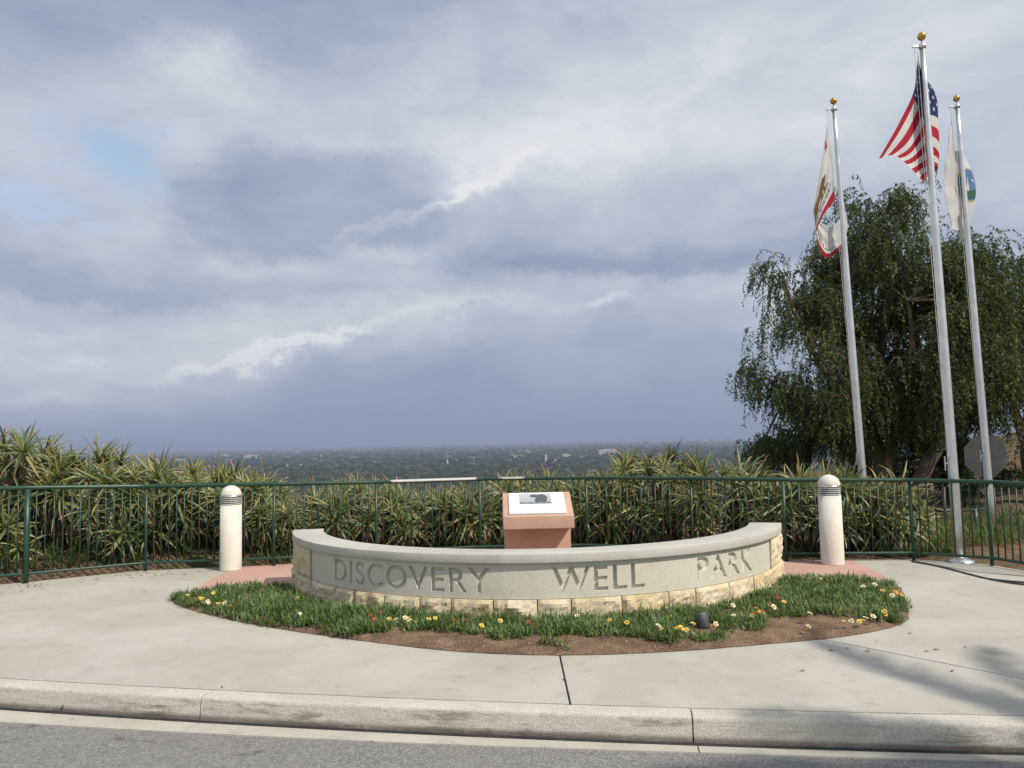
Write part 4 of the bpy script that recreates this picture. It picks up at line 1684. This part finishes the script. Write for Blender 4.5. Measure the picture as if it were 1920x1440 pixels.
# ---------------------------------------------------------------- aloes behind the fence
def rosette_mesh(seed):
    q = random.Random(seed)
    b = MB()
    n = q.randint(19, 25)
    for k in range(n):
        f = k / n                                   # 0 outer .. 1 inner
        az_ = k * 2.39996 + q.uniform(-.3, .3)
        el_ = R(lerp(4, 74, f ** 0.85) + q.uniform(-16, 16))
        dv = Vector((math.cos(az_) * math.cos(el_), math.sin(az_) * math.cos(el_), math.sin(el_)))
        ln = lerp(0.54, 0.36, f) * q.uniform(0.75, 1.2)
        sh = lerp(0.30, 0.66, f) + q.uniform(-.2, .2)
        if f < 0.2 and q.random() < 0.45:
            sh = 0.95
        strip_leaf(b, Vector((math.cos(az_), math.sin(az_), 0)) * 0.02 + Vector((0, 0, 0.08 * f)), dv, ln, lerp(0.060, 0.046, f) * q.uniform(0.85, 1.15),
                   lerp(1.9, 0.8, f) * q.uniform(0.3, 1.5), min(1, max(0, sh)), 7, fold=0.20, curl=q.uniform(-0.5, 0.5))
    return b.mesh('rosette', M['aloe'], True, True)


ROS = [rosette_mesh(40 + k) for k in range(12)]
ra_ = random.Random(77)


def aloe(x, y, w, h, label, n=16, depth=0.75):
    t = thing('aloe_shrub', label, 'aloe', (x, y, 0.0), 'aloe shrubs behind the fence')
    gz = float(terrain(np.array([x]), np.array([y]))[0])
    st = MB()
    dl = MB()
    for k in range(n):
        u = ra_.uniform(-1, 1)
        tier = k / n
        if tier < 0.34:                               # crest
            px = u * w
            py = ra_.uniform(-0.25, 0.5) * depth
            pz = h - 0.40 - 0.16 * u * u * h + ra_.uniform(-0.16, 0.06)
            ax_ = Vector((u * 0.55 + ra_.uniform(-.25, .25), -0.30 + ra_.uniform(-.3, .25), 1.0))
        elif tier < 0.80:                             # front face
            px = u * w * 1.05
            py = -depth * ra_.uniform(0.45, 0.8)
            pz = lerp(0.28, h - 0.42, ra_.random())
            ax_ = Vector((u * 0.5 + ra_.uniform(-.4, .4), -0.85 + ra_.uniform(-.3, .3), ra_.uniform(0.45, 1.0)))
        else:                                         # behind, filling gaps
            px = u * w
            py = ra_.uniform(0.1, 0.9) * depth
            pz = lerp(0.3, h - 0.55, ra_.random())
            ax_ = Vector((u * 0.5, -0.3, 1.0))
        ax_.normalize()
        o = link('rosette', ra_.choice(ROS), t)
        o.location = (px, py, pz)
        o.rotation_mode = 'QUATERNION'
        o.rotation_quaternion = Vector((0, 0, 1)).rotation_difference(ax_) @ Quaternion((0, 0, 1), ra_.uniform(0, 6.28))
        s = ra_.uniform(0.55, 1.12)
        o.scale = (s, s, s)
        root = Vector((px * 0.6 + ra_.uniform(-.1, .1), py * 0.5 + 0.1, gz - 0.05))
        top = Vector((px, py, pz))
        mid = (root + top) / 2 - ax_ * 0.1 + Vector((0, 0, 0.05))
        st.tube([root, mid, top - ax_ * 0.12, top + ax_ * 0.03], [0.028, 0.024, 0.022, 0.02], 6)
        for j in range(15):                            # dry leaves hang down the stem
            f = ra_.uniform(0.1, 0.95)
            p = lerp(top, mid, f)
            a = ra_.uniform(0, 6.28)
            strip_leaf(dl, p, Vector((math.cos(a), math.sin(a), ra_.uniform(-.5, .5))), ra_.uniform(0.18, 0.40), ra_.uniform(0.018, 0.030), ra_.uniform(1.5, 3.5),
                       ra_.random() ** 1.4, 4)
    st.build('stem', M['stem'], t, True)
    o = dl.build('dry_leaves', M['deadleaf'], t, False, True)
    o['kind'] = 'stuff'
    return t


ALOES = [
    (-8.6, 10.9, 0.95, 2.05, 'tall aloe shrub cut by the edge of the picture, past the thick fence post', 18),
    (-7.3, 11.0, 0.85, 2.10, 'tallest aloe shrub, standing highest against the sky behind the thick fence post', 20),
    (-6.2, 11.3, 0.85, 1.86, 'tall aloe shrub second from the edge, its tips over the horizon', 18),
    (-5.2, 11.6, 0.80, 1.62, 'aloe shrub over the bare mulch, well short of the bollard', 18),
    (-4.35, 11.8, 0.75, 1.48, 'yellowish aloe shrub whose crest ends just beside the bollard under DISCOVERY side', 18),
    (-3.35, 11.8, 0.75, 1.12, 'low aloe shrub just right of the bollard on the DISCOVERY side', 18),
    (-2.35, 12.1, 0.75, 1.20, 'low aloe shrub behind the stone end of the wall near DISCOVERY', 18),
    (-1.35, 12.4, 0.75, 1.10, 'lowest aloe shrub, behind the worn white stretch of handrail', 18),
    (-0.45, 12.5, 0.70, 1.20, 'aloe shrub just left of the plaque stand', 17),
    (0.55, 12.5, 0.70, 1.30, 'aloe shrub directly behind the plaque stand', 17),
    (1.40, 12.2, 0.60, 1.28, 'spiky aloe shrub just right of the plaque stand', 16),
    (2.25, 12.0, 0.65, 1.62, 'tall aloe shrub with upright tips against the far plain, over the word WELL', 18),
    (3.05, 11.6, 0.65, 1.52, 'broad aloe shrub behind the PARK end of the wall', 18),
    (3.95, 11.2, 0.65, 1.28, 'aloe shrub directly behind the bollard near PARK', 18),
    (4.75, 11.15, 0.60, 1.22, 'aloe shrub between the bollard and the nearest flagpole', 17),
    (5.35, 11.4, 0.45, 1.05, 'last small aloe shrub, thinning out below the pepper tree', 11),
]
for x, y, w, h, lab, n in ALOES:
    aloe(x, y, w, h, lab, n + (27 if x < -3.9 else 19))


def leafy_mass(name, mat, n, place, leaf, width, label, cat, per=(5, 9), up=(20, 85), shade=(0.1, 0.9)):
    b = MB()
    q = random.Random(len(name) * 7 + n)
    for k in range(n):
        p = place(q)
        if p is None:
            continue
        for j in range(q.randint(*per)):
            a = q.uniform(0, 6.28)
            e = R(q.uniform(*up))
            strip_leaf(b, p + Vector((q.uniform(-.04, .04), q.uniform(-.04, .04), 0)), Vector((math.cos(a) * math.cos(e), math.sin(a) * math.cos(e), math.sin(e))),
                       leaf * q.uniform(0.6, 1.3), width * q.uniform(0.7, 1.3), q.uniform(0.2, 1.4), q.uniform(*shade), 2)
    o = b.build(name, mat, None, False, True)
    return tag(o, label, cat, kind='stuff')


def zt(x, y):
    return float(terrain(np.array([x]), np.array([y]))[0])


def weeds_left(q):
    x = q.uniform(-9.5, 5.4)
    y = fence_y(x) + q.uniform(0.30, 1.1) + (0.25 if x < -4 else 0)
    if mnoise.noise((x * 1.1, y * 1.1, 2.0)) < -0.12:
        return None
    return Vector((x, y, zt(x, y) + q.uniform(0, 0.22) * q.random()))


leafy_mass('weeds', M['weed'], 2300, weeds_left, 0.12, 0.022, 'low green weeds and seedlings at the foot of the aloes', 'weeds')


def mulch(q):
    x = q.uniform(-9.5, 6.2)
    y = fence_y(x) + q.uniform(0.10, 0.95)
    return Vector((x, y, zt(x, y) + 0.006))


leafy_mass('leaf_mulch', M['deadleaf'], 2600, mulch, 0.075, 0.020, 'brown fallen leaves and mulch along the fence foot', 'mulch', (1, 3), (0, 22), (0.05, 1.0))


def weeds_right(q):
    x, y = q.uniform(5.2, 12.5), q.uniform(9.4, 17.5)
    if y < fence_y(min(x, 5.7)) + 0.25 and x < 6.3:
        return None
    if mnoise.noise((x * 0.7, y * 0.7, 5.0)) < -0.25:
        return None
    return Vector((x, y, zt(x, y) + q.uniform(0, 0.3) * q.random()))


leafy_mass('weed_patch', M['weed'], 3600, weeds_right, 0.17, 0.024, 'tangled green and brown weeds on the slope below the trees', 'weeds', (5, 9), (15, 85), (0.05, 1.0))
ogc = random.Random(3)
for nm_, (x, y), h, lab in (('grass_clump', (5.95, 10.85), 0.55, 'bright green long grass clump just behind the nearest flagpole foot'),
                            ('grass_clump', (6.75, 11.1), 0.36, 'smaller green grass clump between the two nearer flagpoles')):
    b = MB()
    for k in range(170):
        a = ogc.uniform(0, 6.28)
        rr = 0.22 * math.sqrt(ogc.random())
        e = R(ogc.uniform(50, 88))
        strip_leaf(b, Vector((rr * math.cos(a) * 1.3, rr * math.sin(a), 0)), Vector((math.cos(a) * math.cos(e), math.sin(a) * math.cos(e), math.sin(e))), h * ogc.uniform(.6, 1.2), 0.010,
                   ogc.uniform(0.2, 1.2), ogc.uniform(0.1, 1), 4)
    o = b.build(nm_, M['grassblade'], None, False, True)
    o.location = (x, y, zt(x, y) - 0.01)
    tag(o, lab, 'grass')

# ---------------------------------------------------------------- trees
def px_tree(name, label, base, limbs, lobes, n_clump, seed, strand=(0.45, 1.0), leafn=(13, 20), mat='pepper', group='pepper trees by the flagpoles', leaf=(0.055, 0.095)):
    q = random.Random(seed)
    t = thing(name, label, 'tree', base, group)
    bx, by, bz = base
    tb = MB()
    for pts, r0, r1 in limbs:
        P_ = [Vector(p) - Vector(base) for p in pts]
        n = 10
        tb.tube([catmull(P_, k / n) + Vector((mnoise.noise((k * .9, seed, 0)), mnoise.noise((k * .9, seed, 5)), 0)) * 0.05 for k in range(n + 1)], [lerp(r0, r1, k / n) for k in range(n + 1)], 9)
    tb.build('trunk', M['bark'], t, True)
    vol = [l[3] * l[4] * l[5] for l in lobes]
    cb = MB()
    br = MB()
    ends = [Vector(l[0][-1]) - Vector(base) for l in limbs] + [Vector(l[0][len(l[0]) // 2]) - Vector(base) for l in limbs]
    tufts = []
    for k in range(max(30, n_clump // 5)):
        L_ = q.choices(lobes, [v ** 0.72 for v in vol])[0]
        th, ph = q.uniform(0, 6.28), math.acos(q.uniform(-0.8, 1))
        rr = q.uniform(0.30, 1.15) ** 0.6
        tufts.append((Vector((L_[0] + L_[3] * rr * math.sin(ph) * math.cos(th), L_[1] + L_[4] * rr * math.sin(ph) * math.sin(th), L_[2] + L_[5] * rr * math.cos(ph))) - Vector(base),
                      th, ph, q.uniform(0.08, 0.27), q.uniform(-1, 1)))
    for k in range(n_clump):
        tc, th, ph, tr_, tsh = tufts[k % len(tufts)]
        c = tc + Vector((q.gauss(0, tr_), q.gauss(0, tr_), q.gauss(0, tr_ * 0.6)))
        if k % 3 == 0:
            e = min(ends, key=lambda v: (v - c).length)
            br.tube([e, (e + c) / 2 + Vector((0, 0, 0.22)), c], [0.03, 0.018, 0.006], 4, cap=False)
        outv = Vector((math.sin(ph) * math.cos(th), math.sin(ph) * math.sin(th), 0))
        clump_shade = 0.42 + 0.14 * q.uniform(-1, 1) + 0.30 * tsh
        for s in range(q.randint(9, 15)):
            p = c + Vector((q.gauss(0, 0.17), q.gauss(0, 0.17), q.gauss(0, 0.14)))
            d = (outv * q.uniform(0.0, 0.9) + Vector((q.uniform(-.5, .5), q.uniform(-.5, .5), q.uniform(-0.3, 0.9)))).normalized()
            ln = q.uniform(*strand)
            m_ = q.randint(*leafn)
            for j in range(m_):
                p = p + d * (ln / m_)
                d = (d + Vector((0, 0, -0.30)) + Vector((q.uniform(-.05, .05), q.uniform(-.05, .05), 0))).normalized()
                for sd_ in (-1, 1):
                    a = q.uniform(0, 6.28)
                    lv = (Vector((math.cos(a) * 0.6, math.sin(a) * 0.6, q.uniform(-1.3, -0.1)))).normalized()
                    l_ = q.uniform(*leaf)
                    w_ = lv.cross(Vector((q.uniform(-1, 1), q.uniform(-1, 1), q.uniform(-1, 1)))).normalized() * l_ * 0.16
                    cc = (min(1, max(0, clump_shade + q.uniform(-.25, .25))), 0.3, 0)
                    i = [cb.vert(p, cc), cb.vert(p + lv * l_ * 0.5 + w_, cc), cb.vert(p + lv * l_, cc), cb.vert(p + lv * l_ * 0.5 - w_, cc)]
                    cb.face(i)
    br.build('branches', M['bark'], t, True)
    o = cb.build('crown', M[mat], t, False, True)
    return t


def L(px, pz, Y, rx, ry, rz):
    return (px, Y, pz, rx, ry, rz)


LOBES1 = [L(8.45, 6.0, 17.0, 0.85, 1.1, 0.95), L(7.9, 5.2, 17.0, 1.0, 1.2, 1.0), L(9.7, 5.0, 17.2, 1.05, 1.3, 0.95), L(6.45, 4.65, 16.8, 0.62, 0.8, 0.60), L(5.95, 5.0, 16.8, 0.30, 0.4, 0.28),
          L(7.3, 4.2, 16.8, 0.85, 1.1, 1.0), L(6.1, 3.9, 16.7, 0.5, 0.7, 0.45), L(8.3, 3.9, 16.6, 1.3, 1.4, 1.3), L(9.6, 3.8, 16.8, 1.3, 1.3, 1.3), L(6.7, 3.0, 16.7, 0.75, 1.0, 0.7),
          L(5.95, 2.75, 16.7, 0.5, 0.7, 0.34), L(5.4, 2.95, 16.7, 0.24, 0.35, 0.18), L(6.2, 1.8, 16.8, 0.6, 0.8, 0.38), L(5.75, 1.4, 16.8, 0.3, 0.5, 0.22), L(7.3, 2.1, 16.7, 1.0, 1.1, 0.8), L(8.7, 2.6, 16.3, 1.1, 1.2, 0.8),
          L(9.9, 2.5, 16.6, 1.1, 1.1, 0.9), L(7.0, 1.3, 17.2, 0.9, 0.9, 0.6)]
px_tree('pepper_tree', 'big weeping pepper tree with feathery drooping foliage behind the flagpoles', (8.15, 17.0, -0.4),
        [([(8.15, 17, -0.5), (8.1, 17, 0.8), (8.0, 17.0, 2.0), (8.2, 17, 3.6), (8.6, 17, 5.4)], 0.22, 0.05),
         ([(8.35, 17, -0.4), (8.9, 16.9, 0.8), (9.6, 16.9, 1.9), (9.9, 17, 3.3), (9.6, 17.1, 5.0)], 0.19, 0.05),
         ([(8.05, 17, 1.3), (7.4, 16.9, 2.3), (6.7, 16.8, 3.2), (6.2, 16.8, 4.4)], 0.12, 0.03),
         ([(8.05, 17, 1.2), (7.0, 16.8, 1.9), (6.1, 16.7, 2.4), (5.6, 16.7, 2.6)], 0.10, 0.025),
         ([(8.0, 17, 2.0), (8.5, 16.4, 3.2), (8.4, 16.2, 4.4)], 0.10, 0.03)], LOBES1, 600, 21, strand=(0.38, 0.9), leafn=(13, 21), leaf=(0.055, 0.10))
LOBES2 = [L(12.6, 5.4, 19.5, 1.0, 1.3, 1.1), L(13.6, 5.6, 19.5, 1.3, 1.3, 1.3), L(12.1, 4.0, 19.3, 1.0, 1.2, 1.2), L(13.4, 3.9, 19.2, 1.4, 1.4, 1.3), L(12.4, 2.7, 19.2, 1.1, 1.2, 0.9), L(14.3, 2.9, 19.2, 1.2, 1.2, 1.0),
          L(11.4, 5.6, 19.8, 0.7, 0.9, 0.8)]
px_tree('pepper_tree', 'second weeping tree cut by the picture edge, partly behind the rearmost flagpole', (13.0, 19.5, -0.3),
        [([(13.0, 19.5, -0.5), (12.9, 19.5, 1.2), (13.1, 19.5, 2.6), (13.4, 19.5, 4.8)], 0.22, 0.05),
         ([(12.95, 19.5, 1.0), (12.5, 19.4, 2.4), (12.2, 19.4, 4.0), (12.4, 19.5, 5.2)], 0.14, 0.03)], LOBES2, 300, 22)
LOBES3 = [L(8.2, 0.9, 20.5, 1.6, 1.0, 1.1), L(10.6, 1.2, 20.8, 1.8, 1.0, 1.4), L(13.0, 0.9, 22.0, 1.6, 1.0, 1.0), L(9.4, 2.2, 21.3, 1.6, 1.0, 1.2), L(11.8, 2.4, 21.6, 1.6, 1.0, 1.3)]
px_tree('dark_thicket_tree', 'dark dense bushy tree in the shade behind the pepper tree trunks', (10.2, 21.0, -0.6),
        [([(10.2, 21, -0.7), (10.2, 21, 0.8), (10.4, 21, 2.0)], 0.16, 0.05), ([(10.1, 21, 0.2), (8.9, 21, 1.2), (8.4, 20.8, 1.8)], 0.10, 0.03)], LOBES3, 300, 23,
        strand=(0.25, 0.5), leafn=(8, 12), mat='shrub', leaf=(0.09, 0.14), group='trees beyond the flagpoles')

# feather palm across the road: its shadow falls over the kerb
PALM_H = 10.5
pd_ = PALM_H / math.tan(SUN_EL)
pb = Vector((3.45 + pd_ * math.sin(SUN_AZ), 3.85 - pd_ * math.cos(SUN_AZ), -0.12))
pt = thing('palm_tree', 'tall feather palm across the road casting frond shadows on the kerb', 'palm', pb)
b = MB()
b.tube([(0.12 * math.sin(k / 6 * 2), 0, PALM_H * k / 12) for k in range(13)], [lerp(0.26, 0.15, k / 12) for k in range(13)], 10)
b.build('trunk', M['bark'], pt, True)
qp = random.Random(4)
for k in range(14):
    a = k * 2.39996 + 0.9
    e = R(lerp(60, -12, k / 14))
    d = Vector((math.cos(a) * math.cos(e), math.sin(a) * math.cos(e), math.sin(e)))
    p = Vector((0.12 * math.sin(4), 0, PALM_H))
    ln = qp.uniform(2.2, 2.8)
    pts = []
    for j in range(15):
        pts.append((p.copy(), d.copy()))
        p = p + d * ln / 14
        d = (d + Vector((0, 0, -0.085))).normalized()
    b = MB()
    b.tube([q0 for q0, _ in pts], [lerp(0.030, 0.006, j / 14) for j in range(15)], 5, c=(0.4, 0.2, 0))
    for j in range(3, 60):
        f = j / 60 * 13.99
        q0 = pts[int(f)][0].lerp(pts[min(14, int(f) + 1)][0], f % 1)
        dd = pts[int(f)][1]
        side = dd.cross(Vector((0, 0, 1))).normalized()
        for sg_ in (-1, 1):
            lv = (side * sg_ * 0.42 + dd * 0.85 + Vector((0, 0, qp.uniform(-.5, 0.15)))).normalized()
            strip_leaf(b, q0, lv, 0.46 * math.sin(min(1.0, (60 - j) / 26) * 1.45) * qp.uniform(.85, 1.1) + 0.08, 0.050, 0.7, qp.uniform(.2, .9), 2)
    b.build('frond', M['palm'], pt, False, True)

# ---------------------------------------------------------------- the plain: buildings and trees far below
BUILD = [(-2052, 6059, 87.8, 33.4, 'flat'), (-2396, 5564, 76.7, 19.2, 'flat'), (-1838, 5693, 39.3, 11.8, 'gable'), (-1025, 3543, 122.2, 12.2, 'row'), (-1040, 5116, 63.5, 14.1, 'gable'), (-278, 3259, 6.7, 29.2, 'steeple'), (-227, 2966, 32.7, 8.2, 'gable'), (552, 4570, 104.0, 34.7, 'block'), (139, 3333, 9.2, 32.2, 'tower'), (172, 3307, 59.3, 13.7, 'gable'), (-255, 4259, 102.8, 14.7, 'row'), (-105, 4373, 66.3, 12.1, 'row'), (21, 4384, 78.6, 15.1, 'gable'), (122, 6522, 58.5, 13.5, 'flat'), (280, 4127, 45.5, 19.9, 'flat'), (3376, 16673, 138.0, 34.5, 'flat'), (4426, 17855, 172.4, 36.9, 'flat'), (5012, 18617, 154.1, 38.5, 'flat'), (4980, 17555, 121.1, 36.3, 'flat'), (-944, 24318, 335.4, 50.3, 'flat'), (321, 3192, 30.8, 8.8, 'gable'), (439, 2826, 31.2, 7.8, 'gable'), (-731, 3100, 38.5, 8.6, 'gable'), (-375, 2685, 37.0, 9.3, 'gable'), (-669, 3774, 41.6, 10.4, 'flat'), (-2740, 9898, 81.9, 20.5, 'flat'), (310, 2304, 28.6, 7.9, 'gable'), (-34, 2684, 33.3, 9.3, 'gable'), (4014, 13195, 91.0, 27.3, 'flat'), (1238, 5346, 51.6, 11.1, 'gable'), (-2892, 7753, 53.5, 21.4, 'flat'), (-2543, 7146, 39.4, 14.8, 'flat')]


def building(x, y, w, h, kind, label, group, base=PLAIN):
    t = thing('distant_building', label, 'building', (x, y, base), group)
    dep = min(w, 30.0)
    if kind == 'steeple':
        b = MB()
        b.box((-w / 2, -w / 2, 0), (w / 2, w / 2, h * 0.6))
        b.build('wall', M['citywall'], t)
        b = MB()
        i = [b.vert(p) for p in ((-w / 2, -w / 2, h * .6), (w / 2, -w / 2, h * .6), (w / 2, w / 2, h * .6), (-w / 2, w / 2, h * .6), (0, 0, h))]
        for k in range(4):
            b.face((i[k], i[(k + 1) % 4], i[4]))
        b.build('spire', M['citywall'], t)
        return
    hw = h if kind in ('flat', 'block', 'tower') else h * 0.62
    b = MB()
    b.box((-w / 2, -dep / 2, 0), (w / 2, dep / 2, hw))
    b.build('wall', M['citywall'], t)
    if kind in ('gable', 'row'):
        b = MB()
        n = 1 if kind == 'gable' else 5
        for k in range(n):
            x0, x1 = -w / 2 + w * k / n, -w / 2 + w * (k + 0.93) / n
            i = [b.vert(p) for p in ((x0 - 1, -dep / 2 - 1, hw), (x1 + 1, -dep / 2 - 1, hw), (x1 + 1, dep / 2 + 1, hw), (x0 - 1, dep / 2 + 1, hw), (x0, 0, h), (x1, 0, h))]
            for f in ((0, 1, 5, 4), (2, 3, 4, 5), (0, 4, 3), (1, 2, 5), (3, 2, 1, 0)):
                b.face([i[q] for q in f])
        b.build('roof', M['cityroof'], t)
    else:
        b = MB()
        b.box((-w * 0.22, -dep * 0.2, h), (w * 0.18, dep * 0.2, h + 3.0))
        b.build('roof', M['citywall'], t)
    if kind in ('block', 'flat') and y < 9000:
        fl = max(2, int(hw / 6.5))
        nb = max(4, int(w / 9))
        for f in range(fl):
            for k in range(nb):
                b = MB()
                x0 = -w / 2 + w * (k + 0.25) / nb
                z0 = hw * (f + 0.3) / fl
                b.box((x0, -dep / 2 - 0.4, z0), (x0 + w * 0.5 / nb, -dep / 2 + 0.2, z0 + hw * 0.42 / fl))
                b.build('window', M['citywin'], t)


LAB = {0: 'pale flat-roofed building with rooftop box, just above the crest of the aloes by the bollard', 3: 'long row of pale gabled roofs on the plain beyond the low aloes',
       5: 'thin white church spire standing on the plain left of the plaque stand', 7: 'largest white multi-storey block on the plain, left of the tall aloe tips',
       8: 'square pale church tower on the plain right of the plaque stand', 9: 'long church hall with grey roof beside the square tower', 10: 'long pale row of roofs directly above the handrail left of the plaque',
       12: 'wide pale gabled building directly above the plaque stand', 14: 'squat pale building between the church tower and the white block', 4: 'pale gabled hall between the low aloes and the spire',
       6: 'small gabled hall at the foot of the thin spire', 19: 'long pale shed close under the horizon above the plaque'}
for k, (x, y, w, h, kind) in enumerate(BUILD):
    far = y > 9000
    lab = LAB.get(k, 'tiny pale flat building far off near the horizon' if far else 'small pale gabled building among the trees of the plain' if kind in ('gable', 'row') else 'small pale flat-roofed building among the trees of the plain')
    building(x, y, w, h, kind, lab, 'buildings on the plain')

number_alike([o for o in bpy.data.objects if o.name.startswith('distant_building')])

ico_v = np.array([(0, 0, 1)] + [(0.894 * math.cos(k * 2 * math.pi / 5), 0.894 * math.sin(k * 2 * math.pi / 5), 0.447) for k in range(5)]
                 + [(0.894 * math.cos((k + .5) * 2 * math.pi / 5), 0.894 * math.sin((k + .5) * 2 * math.pi / 5), -0.447) for k in range(5)])
ico_f = np.array([(0, 1 + k, 1 + (k + 1) % 5) for k in range(5)] + [(1 + k, 6 + k, 1 + (k + 1) % 5) for k in range(5)] + [(1 + (k + 1) % 5, 6 + k, 6 + (k + 1) % 5) for k in range(5)])


def scatter_blobs(name, n, seed, mat, size, label, cat, flatten=0.75, house=False):
    R_ = np.random.RandomState(seed)
    dep = R(0.12) + (R(4.2) - R(0.12)) * R_.rand(n) ** 1.15
    d = 96.6 / np.tan(dep)
    az_ = np.radians(R_.uniform(-37, 37, n))
    x, y = d * np.tan(az_), d
    s = size[0] + (size[1] - size[0]) * R_.rand(n) ** 1.5
    s = s * (1 + np.minimum(3.0, d / 6000.0) * 0.7)
    sz = s * flatten * R_.uniform(0.8, 1.25, n) / (1 + np.minimum(3.0, d / 6000.0) * 0.4)
    if house:
        cube = np.array([(sx, sy, zz) for zz in (0, 1) for sx, sy in ((-1, -1), (1, -1), (1, 1), (-1, 1))], float)
        V = cube[None] * np.stack([s, s * 0.6, sz], -1)[:, None]
        fa = np.array([(0, 1, 5, 4), (1, 2, 6, 5), (2, 3, 7, 6), (3, 0, 4, 7), (4, 5, 6, 7)])
        nv = 8
        V[:, :, 2] += PLAIN
    else:
        V = ico_v[None] * np.stack([s, s, sz], -1)[:, None] * R_.uniform(0.7, 1.25, (n, 11, 1))
        V[:, :, 2] += (PLAIN + sz * 0.75)[:, None]
        fa = ico_f
        nv = 11
    V[:, :, 0] += x[:, None]
    V[:, :, 1] += y[:, None]
    F_ = (fa[None] + (np.arange(n) * nv)[:, None, None]).reshape(-1, fa.shape[1])
    me = bpy.data.meshes.new(name)
    vv = V.reshape(-1, 3)
    me.from_pydata(vv.tolist(), [], F_.tolist())
    me.materials.append(mat)
    at = me.color_attributes.new('tint', 'FLOAT_COLOR', 'POINT')
    c = np.ones((len(vv), 4), np.float32)
    c[:, 0] = np.repeat(R_.rand(n) ** 1.3, nv)
    c[:, 1] = 0.3
    at.data.foreach_set('color', c.ravel())
    me.update()
    return tag(link(name, me), label, cat, kind='stuff')


scatter_blobs('distant_treetops', 26000, 1, M['citytree'], (6.0, 13.0), 'dark mass of treetops covering the wide plain', 'treetops')
scatter_blobs('distant_rooftops', 520, 2, M['citywall'], (5.0, 12.0), 'countless tiny pale roofs between the trees of the plain', 'rooftops', 0.55, True)

# ---------------------------------------------------------------- air between here and the horizon
b = MB()
b.box((-47500, -200, -97.5), (47500, 62500, 430))
m, g, out = new_mat('haze_air')
pv = g.node('ShaderNodeVolumePrincipled')
pv.inputs['Color'].default_value = (0.45, 0.55, 0.76, 1)
pv.inputs['Density'].default_value = 9.0e-5
pv.inputs['Anisotropy'].default_value = 0.0
g.l.new(pv.outputs[0], out.inputs['Volume'])
hz = b.build('haze', m)
tag(hz, 'thin blue grey haze over the plain', 'haze', kind='stuff')
